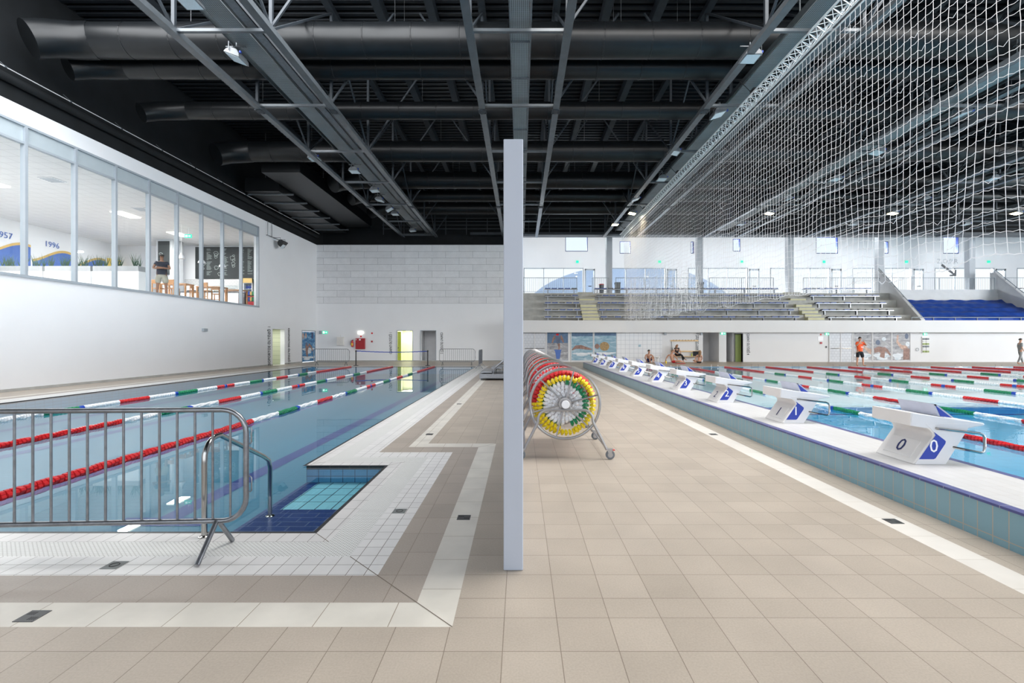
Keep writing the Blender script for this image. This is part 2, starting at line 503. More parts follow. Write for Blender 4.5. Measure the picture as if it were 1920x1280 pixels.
def struct(name, mb, mats, label=None, **k):
    o = mb.build(name, mats, **k)
    return tag(o, label, None, None, 'structure')


def children(o):
    return [c for c in ALLCH.get(o.name, [])]


def copy_tree(o, parent=None):
    c = o.copy()
    COL.objects.link(c)
    if parent:
        c.parent = parent
    for ch in list(o.children):
        copy_tree(ch, c)
    return c


def place_copy(src, loc, label=None, rz=None, group=None):
    c = copy_tree(src)
    c.location = loc
    if rz is not None:
        c.rotation_euler = (0, 0, rz)
    if label:
        c['label'] = label
    if group:
        c['group'] = group
    return c


def text_obj(name, body, size, loc, rot, material, parent=None, label=None, cat=None, extrude=0.004, sx=1.0, align='CENTER', bold=0.0):
    cu = bpy.data.curves.new(name, 'FONT')
    cu.body = body
    cu.size = size
    cu.extrude = extrude
    cu.offset = bold
    cu.align_x = align
    cu.align_y = 'CENTER'
    cu.resolution_u = 2
    cu.materials.append(M[material])
    t = bpy.data.objects.new('t', cu)
    COL.objects.link(t)
    bpy.context.view_layer.update()
    me = bpy.data.meshes.new_from_object(t)
    COL.objects.unlink(t)
    bpy.data.objects.remove(t)
    me.transform(Matrix.Diagonal((sx, 1, 1, 1)))
    o = bpy.data.objects.new(name, me)
    COL.objects.link(o)
    o.location = loc
    o.rotation_euler = rot
    if parent:
        o.parent = parent
    if label:
        tag(o, label, cat)
    return o


def arc(cx, cz, r, a0, a1, n, fixed, axis='Y'):
    out = []
    for i in range(n + 1):
        a = math.radians(a0 + (a1 - a0) * i / n)
        u, v = cx + r * math.cos(a), cz + r * math.sin(a)
        out.append((u, fixed, v) if axis == 'Y' else (fixed, u, v))
    return out

# ================================================================ the setting
LX, LY0, LY1, BY, RX0, RX1, RY = -1.69, 4.0, 6.19, 30.0, -13.3, -2.74, 0
NEARY = -12.0


def ring(o):
    return [(-13.3 - o, 4 - o), (-1.69 + o, 4 - o), (-1.69 + o, 6.19 + o), (-2.74 + o, 6.19 + o), (-2.74 + o, 30 + o), (-13.3 - o, 30 + o)]


def band(mb, o1, o2, z=0.0):
    a, b = ring(o1), ring(o2)
    for i in range(6):
        j = (i + 1) % 6
        mb.quad((*b[i], z), (*b[j], z), (*a[j], z), (*a[i], z))


def rect(mb, x0, x1, y0, y1, z=0.0):
    mb.quad((x0, y0, z), (x1, y0, z), (x1, y1, z), (x0, y1, z))


fl = MB()
fm = ['tan', 'tan_near', 'edge_black', 'wtile2', 'grate', 'wtile', 'tan_band', 'cream', 'cream_r', 'white_gloss', 'wtile']
for idx, (o1, o2) in {2: (-0.035, 0.0), 3: (0.0, 0.17), 4: (0.17, 0.43), 5: (0.43, 0.72), 6: (0.72, 1.06), 7: (1.06, 1.31)}.items():
    fl.cur = idx
    band(fl, o1, o2)
fl.cur = 1
rect(fl, -16, 3.16, NEARY, 2.69)
rect(fl, -0.38, 3.16, 2.69, 2.98)
fl.cur = 0
rect(fl, -0.38, 3.16, 2.98, 7.50)
rect(fl, -1.43, 3.16, 7.50, 31.31)
rect(fl, -16, -14.61, 2.69, 31.31)
rect(fl, -16, 3.16, 31.31, 38.0)
fl.cur = 8
rect(fl, 3.16, 3.41, NEARY, 30.3)
fl.cur = 0
rect(fl, 3.41, 3.72, NEARY, 30.3)
rect(fl, 3.72, 4.70, 28.75, 30.3)
rect(fl, 3.16, 55, 30.3, 38.0)
fl.cur = 9
rect(fl, 4.70, 52, 29.7, 30.3)
rect(fl, 52, 55, NEARY, 30.3)
struct('floor', fl, fm)

# mitre joints where the bands turn at the recessed steps
mj = MB()
for (cx, cy, dx, dy, t0, t1) in [(-1.69, 4.0, 1, -1, 0.0, 0.17), (-1.69, 4.0, 1, -1, 0.43, 1.31), (-1.69, 6.19, 1, 1, 0.0, 0.17),
                                 (-1.69, 6.19, 1, 1, 1.06, 1.31), (-2.74, 6.19, 1, 1, 0.0, 0.17)]:
    w = 0.0022
    a, b = (cx + dx * t0, cy + dy * t0), (cx + dx * t1, cy + dy * t1)
    mj.poly([(a[0] + dy * w, a[1] - dx * w, 0.0008), (b[0] + dy * w, b[1] - dx * w, 0.0008), (b[0] - dy * w, b[1] + dx * w, 0.0008), (a[0] - dy * w, a[1] + dx * w, 0.0008)])
struct('floor_joint', mj, mat('brown_grout', (0.16, 0.13, 0.10), 0.8))

# left pool basin
pb = MB()
pm = ['pool_light', 'pool_wall', 'pool_wall_y', 'step_tile', 'step_navy', 'lane_navy', 'edge_black']
PZ = -0.46
pb.cur = 0
rect(pb, -13.3, -2.74, 4.0, 30.0, PZ)
pb.cur = 6
for (a, b) in zip(ring(-0.0), ring(-0.0)[1:] + ring(-0.0)[:1]):
    pb.quad((*a, -0.055), (*b, -0.055), (*b, 0), (*a, 0))
pb.cur = 1
pb.quad((-1.69, 6.19, -0.22), (-2.74, 6.19, -0.22), (-2.74, 6.19, -0.055), (-1.69, 6.19, -0.055))
pb.quad((-13.3, 4, PZ), (-2.74, 4, PZ), (-2.74, 4, -0.055), (-13.3, 4, -0.055))
pb.quad((-13.3, 30, PZ), (-2.74, 30, PZ), (-2.74, 30, -0.055), (-13.3, 30, -0.055))
pb.cur = 2
pb.quad((-2.74, 6.19, PZ), (-2.74, 30, PZ), (-2.74, 30, -0.055), (-2.74, 6.19, -0.055))
pb.quad((-13.3, 4, PZ), (-13.3, 30, PZ), (-13.3, 30, -0.055), (-13.3, 4, -0.055))
pb.quad((-1.69, 4, -0.22), (-1.69, 6.19, -0.22), (-1.69, 6.19, -0.055), (-1.69, 4, -0.055))
pb.quad((-2.74, 4, PZ), (-2.74, 6.19, PZ), (-2.74, 6.19, -0.22), (-2.74, 4, -0.22))
pb.cur = 3
rect(pb, -2.58, -1.69, 5.19, 6.19, -0.22)
pb.cur = 4
rect(pb, -2.74, -2.58, 5.19, 6.19, -0.22)
rect(pb, -2.74, -1.69, 4.0, 5.19, -0.22)
pb.cur = 5
for x in (-4.05, -6.6, -9.15, -11.8):
    rect(pb, x - 0.13, x + 0.13, 5.6, 28.4, PZ + 0.004)
    rect(pb, x - 0.5, x + 0.5, 5.35, 5.6, PZ + 0.004)
struct('pool_basin', pb, pm)

wl = MB()
wl.poly([(x, y, -0.012) for x, y in ring(-0.001)])
struct('pool_water', wl, 'water', 'still water of the smaller pool on the left')

# right pool basin
rb = MB()
rect(rb, 4.70, 52, 13.2, 29.7, -0.22)
rb.cur = 1
rb.quad((4.70, 13.2, -0.40), (52, 13.2, -0.40), (52, 13.2, -0.22), (4.70, 13.2, -0.22))
rb.cur = 3
rb.quad((4.70, 13.2, -0.43), (52, 13.2, -0.43), (52, 13.2, -0.40), (4.70, 13.2, -0.40))
rb.cur = 2
rb.quad((4.70, 10.5, -0.62), (52, 10.5, -0.62), (52, 13.2, -0.43), (4.70, 13.2, -0.43))
rect(rb, 4.70, 52, -10, 10.5, -0.62)
rb.cur = 4
rb.quad((4.70, 29.7, -0.62), (52, 29.7, -0.62), (52, 29.7, -0.0), (4.70, 29.7, -0.0))
rb.quad((4.70, -10, -0.62), (4.70, 29.7, -0.62), (4.70, 29.7, -0.0), (4.70, -10, -0.0))
rb.quad((52, -10, -0.62), (52, 29.7, -0.62), (52, 29.7, -0.0), (52, -10, -0.0))
rb.quad((4.70, -10, -0.62), (52, -10, -0.62), (52, -10, 0.0), (4.70, -10, 0.0))
struct('competition_pool_basin', rb, ['pool_shallow', 'pool_stepwall', 'pool_deep', 'lane_navy', 'pool_wall_y'])
wr = MB()
rect(wr, 4.701, 51.99, -9.99, 29.69, -0.015)
struct('competition_pool_water', wr, 'water_r', 'light blue water of the large pool on the right')

# raised starting wall between deck and big pool
pw = MB()
PT = 0.315
pw.cur = 0
pw.quad((3.72, NEARY, 0), (3.72, NEARY, PT), (3.72, 28.75, PT), (3.72, 28.75, 0))
pw.quad((4.70, NEARY, -0.3), (4.70, 28.75, -0.3), (4.70, 28.75, PT), (4.70, NEARY, PT))
pw.quad((3.72, 28.75, 0), (4.70, 28.75, 0), (4.70, 28.75, PT), (3.72, 28.75, PT))
pw.cur = 1
rect(pw, 3.80, 4.61, NEARY, 28.7, PT)
pw.cur = 2
rect(pw, 3.715, 3.80, NEARY, 28.7, PT)
pw.quad((3.715, NEARY, PT - 0.02), (3.715, NEARY, PT), (3.715, 28.75, PT), (3.715, 28.75, PT - 0.02))
rect(pw, 4.61, 4.70, NEARY, 28.7, PT)
rect(pw, 3.72, 4.70, 28.7, 28.75, PT)
struct('starting_wall', pw, ['plat_side', 'plat_top', 'plat_cap'])


def holed(mb, axis, f0, f1, a0, a1, z0, z1, holes):
    """wall slab with rectangular openings"""
    A = sorted({a0, a1, *[h[0] for h in holes], *[h[1] for h in holes]})
    Z = sorted({z0, z1, *[h[2] for h in holes], *[h[3] for h in holes]})
    A = [a for a in A if a0 <= a <= a1]
    Z = [z for z in Z if z0 <= z <= z1]
    for i in range(len(A) - 1):
        for j in range(len(Z) - 1):
            am, zm = (A[i] + A[i + 1]) / 2, (Z[j] + Z[j + 1]) / 2
            if any(h[0] < am < h[1] and h[2] < zm < h[3] for h in holes):
                continue
            if axis == 'X':
                mb.box(f0, f1, A[i], A[i + 1], Z[j], Z[j + 1])
            else:
                mb.box(A[i], A[i + 1], f0, f1, Z[j], Z[j + 1])


# left wall with the cafe glazing, a doorway and a picture door
wl = MB()
holed(wl, 'X', -16.3, -16.0, NEARY, 38.0, 0, 9.13, [(10.4, 29.55, 3.67, 8.56), (31.2, 32.8, 0, 2.37), (35.4, 37.7, 0, 2.32)])
struct('wall_left', wl, 'white')
bl = MB()
bl.box(-16.3, -16.0, NEARY, 40.1, 9.13, 13.5)
struct('wall_left_upper', bl, 'black')
bk = MB()
holed(bk, 'Y', 38.0, 38.3, -16.3, -0.3, 0, 4.54, [(-9.68, -8.5, 0, 2.39), (-7.84, -6.66, 0, 2.39)])
struct('wall_back', bk, 'white')
ac = MB()
ac.box(-16.0, -0.3, 37.94, 38.3, 4.54, 9.13)
struct('wall_back_upper', ac, 'acoustic')
bu = MB()
bu.box(-16.3, 0.0, 39.9, 40.1, 9.13, 13.5)
bu.box(-16.3, 0.0, 38.3, 39.9, 9.05, 9.13)
struct('wall_back_top', bu, 'black')
sk = MB()
sk.box(-15.985, -0.3, 37.975, 38.0, 0, 0.07)
struct('baseboard_back', sk, 'conc')
sk = MB()
for a, b in ((NEARY, 31.2), (32.8, 35.4)):
    sk.box(-16.0, -15.98, a, b, 0, 0.09)
struct('baseboard_left', sk, 'conc')
# side wall where the big hall steps back behind the small pool's end wall
sw = MB()
sw.box(-0.3, -0.05, 38.0, 46.0, 0, 13.5)
struct('wall_gallery_side', sw, 'white')

# roof
ce = MB()
prof = []
y = NEARY
while y < 47:
    prof += [(y, 13.5), (y + 0.14, 13.5), (y + 0.17, 13.36), (y + 0.31, 13.36)]
    y += 0.34
prof += [(47.3, 13.9), (NEARY, 13.9)]
n = len(prof)
vs = [(-16.3, p[0], p[1]) for p in prof] + [(58, p[0], p[1]) for p in prof]
ce.add(vs, [(i, (i + 1) % n, n + (i + 1) % n, n + i) for i in range(n)])
struct('ceiling', ce, 'deck', recalc=True)

# walls out of the frame that close the hall
wr = MB()
holed(wr, 'X', 55.0, 55.3, NEARY, 46.3, 0, 13.5, [(0, 44, 2.0, 11.0)])
struct('wall_right', wr, 'white')
wb = MB()
holed(wb, 'Y', NEARY - 0.3, NEARY, -16.3, 55.3, 0, 13.5, [(-13, 52, 1.0, 9.0)])
struct('wall_front', wb, 'white')

# the partition screen seen edge-on
pa = MB()
pa.box(-0.118, 0.018, 3.35, 29.0, 0.0, 2.99)
struct('wall_partition', pa, 'panel', 'long freestanding pale grey partition seen edge on', bevel=0.006)

# right-hand end: lower wall, parapet, stands, gallery
K = 36.6 / 906.7


def bx(px):
    return (px - 976) * K


def bz(py):
    return EYE + (639 - py) * K


lw = MB()
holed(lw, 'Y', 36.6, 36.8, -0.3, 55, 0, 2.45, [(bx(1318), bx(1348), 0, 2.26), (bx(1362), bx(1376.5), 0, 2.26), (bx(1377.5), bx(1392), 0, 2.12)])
struct('wall_deck_far', lw, 'white_far')
tw = MB()
tw.box(bx(1157), bx(1241), 36.57, 36.6, 0, 2.3)
struct('wall_tiled', tw, 'wall_tiles')
rc = MB()
for a, b in ((1318, 1348), (1362, 1376.5), (1377.5, 1392)):
    rc.box(bx(a) - 0.1, bx(b) + 0.1, 38.6, 38.8, 0, 2.4)
    rc.box(bx(a) - 0.1, bx(a) - 0.01, 36.8, 38.6, 0, 2.4)
    rc.box(bx(b) + 0.01, bx(b) + 0.1, 36.8, 38.6, 0, 2.4)
    rc.box(bx(a) - 0.1, bx(b) + 0.1, 36.8, 38.8, -0.1, -0.001)
struct('wall_recess', rc, 'conc_light')
pp = MB()
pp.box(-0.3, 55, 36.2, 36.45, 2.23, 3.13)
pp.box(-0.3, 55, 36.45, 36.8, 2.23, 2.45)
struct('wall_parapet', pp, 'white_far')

treads = [(36.45, 37.35, 3.02), (37.35, 38.1, 3.60), (38.1, 38.85, 4.21), (38.85, 39.6, 4.86), (39.6, 40.5, 5.50)]
st = MB()
for (a, b, z) in treads:
    st.box(-0.05, 30.2, a, b, z - 0.75, z)
    st.box(41.0, 55, a, b, z - 0.75, z)
st.box(30.2, 41.0, 36.45, 40.5, 2.2, 2.9)
struct('grandstand_steps', st, 'conc')
gf = MB()
gf.box(-0.3, 55, 40.5, 46.0, 5.3, 5.6)
gf.box(-0.3, 55, 40.5, 40.7, 2.5, 5.3)
struct('gallery_floor', gf, 'conc_light')

gw = MB()
holes = []
PER = 7.82
KB = 46.0 / 906.7
for k in range(-1, 7):
    r = 7.2 + PER * k
    holes.append((max(r + 0.95, 0.0), r + PER - 1.25, 5.75, 8.54))
    holes.append((r + PER - 1.1, r + PER - 0.12, 5.6, 8.45))
sq = [(4.26, 6.39, 10.1, 11.75), (9.43, 10.5, 9.9, 11.05), (16.2, 16.5, 9.9, 11.05), (20.2, 20.9, 10.1, 11.3), (28.1, 30.2, 9.9, 11.5),
      (34.5, 35.0, 9.9, 11.05), (40.2, 41.7, 9.9, 11.5)]
holed(gw, 'Y', 46.0, 46.3, -0.3, 55, 5.6, 13.5, holes + sq)
struct('wall_gallery', gw, 'white')

# gallery glazing: one window per bay with mullions, and one glazed door beside it
n_w = 2
for k in range(0, 7):
    a, b = holes[2 * k][0], holes[2 * k][1]
    fr = MB()
    for x in [a + (b - a) * t / 3 for t in range(4)]:
        fr.box(x - 0.035, x + 0.035, 46.0, 46.12, 5.75, 8.54)
    fr.box(a, b, 46.0, 46.12, 8.46, 8.54)
    fr.box(a, b, 46.0, 46.12, 5.75, 5.83)
    w = struct('window_%d' % n_w, fr, 'frame_grey')
    g = MB()
    g.quad((a + 0.04, 46.06, 5.83), (b - 0.04, 46.06, 5.83), (b - 0.04, 46.06, 8.46), (a + 0.04, 46.06, 8.46))
    g.build('window_pane', 'glass', w)
    n_w += 1
for k in range(0, 7):
    a, b = holes[2 * k + 1][0], holes[2 * k + 1][1]
    fr = MB()
    for x0, x1 in ((a, a + 0.12), (b - 0.12, b)):
        fr.box(x0, x1, 46.0, 46.12, 5.62, 8.45)
    fr.box(a, b, 46.0, 46.12, 8.30, 8.45)
    fr.box(a, b, 46.0, 46.12, 5.62, 5.8)
    w = struct('door_%d' % (k + 5), fr, 'frame_grey')
    g = MB()
    g.quad((a + 0.12, 46.06, 5.8), (b - 0.12, 46.06, 5.8), (b - 0.12, 46.06, 8.3), (a + 0.12, 46.06, 8.3))
    g.build('glass_pane', 'glass', w)
    h = MB()
    h.box(a + 0.35, a + 0.65, 45.97, 46.0, 6.75, 6.83)
    h.build('push_bar', 'blackp', w)
for (a, b, z0, z1) in sq:
    fr = MB()
    for x0, x1 in ((a, a + 0.05), (b - 0.05, b)):
        fr.box(x0, x1, 46.02, 46.28, z0, z1)
    fr.box(a, b, 46.02, 46.28, z0, z0 + 0.06)
    fr.box(a, b, 46.02, 46.28, z1 - 0.05, z1)
    w = struct('window_%d' % n_w, fr, 'cloth_navy')
    g = MB()
    g.box(a + 0.05, b - 0.05, 46.2, 46.22, z0 + 0.06, z1 - 0.05)
    g.build('window_pane', 'glass', w)
    n_w += 1

# columns on the gallery
names = ['leftmost', 'second from left', 'third from left', 'fourth from left', 'fifth from left']
for k in range(5):
    c = MB()
    x = 7.74 + 7.9 * k
    c.box(x - 0.25, x + 0.25, 42.1, 42.6, 5.6, 13.3)
    tag(c.build('column', 'column'), 'square grey column on the gallery, %s of the five' % names[k], 'column', 'gallery columns')

# a pale domed roof outside the gallery windows, and the ground outside
dm = MB()
pr = []
for i in range(13):
    a = PI / 2 * i / 12
    pr.append((14 * math.cos(a) + 0.01, 7 * math.sin(a)))
dm.lathe([(r_ * 1.3, z_ * 1.35) for r_, z_ in pr], 40, (18, 84, 5.0))
tag(dm.build('domed_roof', mat('pale_grey_roof', (0.50, 0.56, 0.66), 0.6), smooth=True), 'pale curved roof of a building outside behind the gallery windows', 'building')
gr = MB()
rect(gr, -60, 140, 47.0, 160, 3.9)
struct('outdoor_ground', gr, mat('pale_paving', (0.62, 0.64, 0.68), 0.8))

# ================================================================ cafe behind the glazing on the left
WX = -16.0


def wy(px, X=WX):
    return -X * 906.7 / (976 - px)


wf = MB()
Ys = [15.63 - 1.735 * k for k in (3, 2, 1)] + [15.63, 17.39, 19.11, 20.84, 22.56, 24.3, 26.0, 27.75, 29.5]
wf.box(-16.12, -15.97, 10.4, 29.55, 8.50, 8.57)
wf.box(-16.14, -15.95, 10.4, 29.55, 3.63, 3.72)
wf.box(-16.12, -15.97, 29.48, 29.56, 3.67, 8.56)
wf.box(-16.10, -15.98, 10.4, 29.55, 7.93, 8.0)
w1 = struct('window_1', wf, 'frame_grey', 'long band of glazing to the cafe in the left wall')
for y in Ys[:-1]:
    m_ = MB()
    m_.box(-16.13, -15.96, y - 0.045, y + 0.045, 3.7, 8.52)
    m_.build('mullion', 'frame_grey', w1)
for a, b in zip(Ys[:-1], Ys[1:]):
    m_ = MB()
    m_.quad((-16.05, a + 0.045, 3.72), (-16.05, b - 0.045, 3.72), (-16.05, b - 0.045, 7.93), (-16.05, a + 0.045, 7.93))
    m_.build('window_pane', 'glass', w1)
    m_ = MB()
    m_.box(-16.07, -16.04, a + 0.045, b - 0.045, 8.0, 8.5)
    m_.build('spandrel_panel', 'spandrel', w1)

CF = 3.70
for nm_, boxes, m_ in (('cafe_floor', [(-27.3, -16.3, 5.7, 33.2, CF - 0.2, CF)], 'conc_light'),
                       ('wall_cafe_outer', [(-27.3, -27.0, 5.7, 33.2, CF, 8.0)], 'white'),
                       ('wall_cafe_near', [(-27.3, -16.3, 5.4, 5.7, CF, 8.0)], 'white'),
                       ('wall_cafe_far', [(-27.3, -16.3, 32.6, 32.9, CF, 8.0)], 'white'),
                       ('cafe_ceiling', [(-27.3, -16.3, 5.7, 33.2, 8.0, 8.15)], 'tileceil'),
                       ('wall_cafe_tiled', [(-22.6, -16.31, 32.55, 32.6, CF, 5.75)], 'metro')):
    cr = MB()
    for bb in boxes:
        cr.box(*bb)
    struct(nm_, cr, m_)
for (yy, xx) in ((9.5, -19), (14.5, -21.5), (19.5, -21.5), (24.5, -20.0), (29.0, -20.5)):
    lp = MB()
    lp.box(xx - 0.3, xx + 0.3, yy - 0.6, yy + 0.6, 7.96, 7.999)
    tag(lp.build('ceiling_panel_light', 'lit'), 'flat white light panel in the cafe ceiling, %s' % {9.5: 'nearest', 14.5: 'second from the near end', 19.5: 'in the middle', 24.5: 'second from the far end', 29.0: 'farthest'}[yy], 'ceiling light', 'cafe ceiling lights')
    area_light('cafe_lamp', (xx, yy, 7.93), (0, 0, 0), 0.6, 1.2, 250, (1.0, 0.985, 0.96))
for (yy, xx, nm) in ((15.8, -18.2, 'near'), (19.2, -18.6, 'middle'), (23.5, -18.4, 'far')):
    v = MB()
    v.box(xx - 0.3, xx + 0.3, yy - 0.3, yy + 0.3, 7.97, 7.995)
    v2 = MB()
    for q in range(5):
        v2.box(xx - 0.26, xx + 0.26, yy - 0.24 + q * 0.11, yy - 0.19 + q * 0.11, 7.96, 7.97)
    t = thing('ceiling_vent', 'square slatted grey air vent in the cafe ceiling, %s one' % nm, 'vent', (0, 0, 0), 0, 'cafe ceiling vents')
    v.build('frame', 'white', t)
    v2.build('slat', 'frame_grey', t)
# near block inside the cafe: chalkboard column
cb = MB()
cb.box(-22.9, -21.9, 30.4, 31.4, CF, 8.0)
struct('wall_cafe_pillar', cb, 'column')


def scribbles(mb, x0, x1, z0, z1, y, rows, seed):
    R = random.Random(seed)
    for col in range(max(1, int((x1 - x0) / 0.55))):
        cx = x0 + 0.12 + col * 0.55
        if R.random() < 0.3:
            for q in range(5):
                c = (cx + R.uniform(0.05, 0.35), z0 + 0.2 + (z1 - z0 - 0.4) * R.random())
                r = R.uniform(0.06, 0.15)
                pts = [(c[0] + r * math.cos(t * 0.7) * (1 + 0.4 * math.sin(t * 2.3)), y, c[1] + r * math.sin(t * 0.7)) for t in range(10)]
                mb.tube(pts, 0.011, 3, closed=True)
            continue
        for i in range(rows):
            z = z1 - 0.15 - i * (z1 - z0 - 0.3) / rows
            if R.random() < 0.18:
                continue
            w = R.uniform(0.1, 0.36)
            mb.box(cx, cx + w, y - 0.004, y, z, z + 0.018)
    return mb


t = thing('menu_board', 'large black chalkboard menu wall behind the cafe counter', 'chalkboard')
b = MB()
b.box(-22.0 + 0.15, -16.45, 32.48, 32.54, 5.78, 7.9)
b.build('board', 'board', t)
scribbles(MB(), -21.75, -16.5, 5.8, 7.9, 32.475, 25, 3).build('chalk_drawing', 'chalk', t)
t = thing('menu_board', 'narrow black chalkboard on the pillar behind the standing man', 'chalkboard')
b = MB()
b.box(-22.75, -22.05, 30.34, 30.39, 5.75, 7.85)
b.build('board', 'board', t)
scribbles(MB(), -22.8, -22.0, 5.8, 7.8, 30.335, 22, 8).build('chalk_drawing', 'chalk', t)

# planter boxes in a row across the cafe
for i, (a, b_) in enumerate(((-19.6, -17.45), (-21.8, -19.65), (-24.0, -21.85))):
    nm = ('nearest the glass', 'middle', 'farthest from the glass')[i]
    t = thing('planter', 'white planter box of spiky grass in the cafe, %s of three' % nm, 'planter', (a, 22.1, CF), 0, 'cafe planters')
    q = MB()
    q.box(0, b_ - a, 0, 0.5, 0, 1.08)
    q.build('cabinet', 'white', t)
    q = MB()
    q.box(0.03, b_ - a - 0.03, 0.02, 0.48, 1.08, 1.32)
    q.build('trough', 'trough', t)
    gs = MB()
    R = random.Random(i + 4)
    for q_ in range(int((b_ - a) * 7)):
        x, y = R.uniform(0.1, b_ - a - 0.1), R.uniform(0.1, 0.4)
        for s_ in range(7):
            aa, h = R.uniform(0, 2 * PI), R.uniform(0.25, 0.65)
            ox, oy = math.cos(aa) * h * 0.35, math.sin(aa) * h * 0.35
            gs.add([(x - 0.012, y - 0.012, 1.3), (x + 0.012, y + 0.012, 1.3), (x + ox, y + oy, 1.3 + h)], [(0, 1, 2)])
    tag(gs.build('grass_plants', 'leaf', t), kind='stuff')

# history banner on the far side wall of the cafe
t = thing('banner', 'blue white and gold wave patterned banner on the cafe wall behind the planters', 'banner')
bn = MB()
bn.box(-26.99, -26.96, 24.2, 31.5, 5.2, 7.45)
bn.build('sheet', 'white', t)
for k in range(3):
    y0 = 24.3 + 2.4 * k
    w_ = MB()
    top = [(y0 + 2.3 * i / 12, 6.35 + 0.42 * math.sin((i / 12 - 0.35) * PI)) for i in range(13)]
    w_.prism([(y0, 5.25)] + [(y0 + 2.3, 5.25)] + top[::-1], 'X', -26.955, -26.945)
    w_.build('blue_wave', 'banner_blue', t)
    w_ = MB()
    w_.prism([p for p in top] + [(p[0], p[1] + 0.14) for p in top[::-1]], 'X', -26.95, -26.94)
    w_.build('gold_band', 'gold', t)
for k, s_ in enumerate(('1957', '1996')):
    text_obj('year_lettering', s_, 0.45, (-26.93, 25.2 + 2.6 * k, 7.1), (PI / 2, 0, PI / 2), 'banner_blue', t)
yb = MB()
yb.box(-26.99, -26.9, 31.55, 32.6, 6.2, 7.0)
tag(yb.build('wall_band', 'sunyellow'), 'yellow painted band high on the cafe wall', 'wall band')


# tables and chairs in the cafe
def cafe_table(loc, label, rz=0):
    t = thing('bar_table', label, 'table', loc, rz, 'wooden cafe tables')
    b = MB()
    b.box(-0.7, 0.7, -0.35, 0.35, 0.92, 0.97)
    b.build('tabletop', 'wood', t, bevel=0.004)
    for sx in (-1, 1):
        for sy in (-1, 1):
            b = MB()
            b.box(sx * 0.65 - 0.035, sx * 0.65 + 0.035, sy * 0.3 - 0.035, sy * 0.3 + 0.035, 0, 0.92)
            b.build('leg', 'wood', t)
    return t


def bar_chair(loc, label, rz=0):
    t = thing('bar_chair', label, 'chair', loc, rz, 'wooden cafe chairs')
    b = MB()
    b.box(-0.22, 0.22, -0.2, 0.22, 0.62, 0.66)
    b.build('seat', 'wood', t)
    b = MB()
    b.box(-0.22, 0.22, -0.22, -0.19, 0.88, 1.08)
    b.build('backrest', 'wood', t)
    for sx in (-1, 1):
        for sy in (-1, 1):
            b = MB()
            b.box(sx * 0.2 - 0.022, sx * 0.2 + 0.022, sy * 0.2 - 0.022, sy * 0.2 + 0.022, 0, 0.62 if sy > 0 else 1.05)
            b.build('leg', 'wood', t)
    b = MB()
    b.box(-0.2, 0.2, 0.185, 0.21, 0.2, 0.235)
    b.box(-0.2, 0.2, -0.21, -0.185, 0.3, 0.335)
    b.build('stretcher', 'wood', t)
    return t


cafe_table((-18.6, 26.2, CF), 'wooden bar table behind the standing man in the cafe')
bar_chair((-19.0, 25.4, CF), 'wooden bar chair on the near side of the cafe table nearest the standing man')
bar_chair((-18.2, 25.3, CF), 'wooden bar chair on the right of the cafe table nearest the standing man')
cafe_table((-17.6, 27.6, CF), 'wooden bar table in the middle of the cafe behind the glass', 0.1)
bar_chair((-18.5, 27.5, CF), 'wooden bar chair left of the middle cafe table', -1.2)
bar_chair((-17.3, 26.6, CF), 'wooden bar chair before the middle cafe table')
cafe_table((-17.4, 29.3, CF), 'wooden bar table nearest the fridges in the cafe')
bar_chair((-17.9, 28.5, CF), 'wooden bar chair before the cafe table nearest the fridges', 0.2)

# counter with display case, espresso machine, fridges, snack rack
t = thing('serving_counter', 'white cafe counter under the chalkboard', 'counter', (-20.2, 31.3, CF))
b = MB()
b.box(-1.6, 2.1, -0.3, 0.3, 0, 1.0)
b.build('cabinet', 'white', t)
b = MB()
b.box(-1.65, 2.15, -0.35, 0.35, 1.0, 1.04)
b.build('worktop', 'seat_dark', t)
t = thing('display_case', 'curved glass pastry display case on the cafe counter', 'display case', (-19.2, 31.3, CF + 1.04))
b = MB()
b.prism([(-0.3, 0), (0.3, 0), (0.3, 0.42), (0.1, 0.45), (-0.15, 0.38), (-0.28, 0.2)], 'X', -0.75, 0.75)
b.build('glass_hood', 'glass', t)
b = MB()
for z in (0.02, 0.2):
    b.box(-0.7, 0.7, -0.22, 0.26, z, z + 0.02)
b.build('shelf', 'inox', t)
b = MB()
R = random.Random(2)
for q in range(9):
    b.lathe([(0.01, 0), (0.05, 0.01), (0.045, 0.05), (0.01, 0.07)], 8, (-0.6 + q * 0.15, 0, 0.04))
tag(b.build('pastry', 'gold', t), kind='stuff')
t = thing('espresso_machine', 'white and black espresso machine on the cafe counter', 'coffee machine', (-21.1, 31.3, CF + 1.04))
b = MB()
b.box(-0.4, 0.4, -0.25, 0.25, 0.02, 0.42)
b.build('body', 'white_gloss', t, bevel=0.03)
b = MB()
b.box(0.3, 0.42, -0.27, -0.24, 0.05, 0.38)
b.box(-0.3, 0.25, -0.3, -0.25, 0.05, 0.1)
b.build('drip_tray', 'blackp', t)


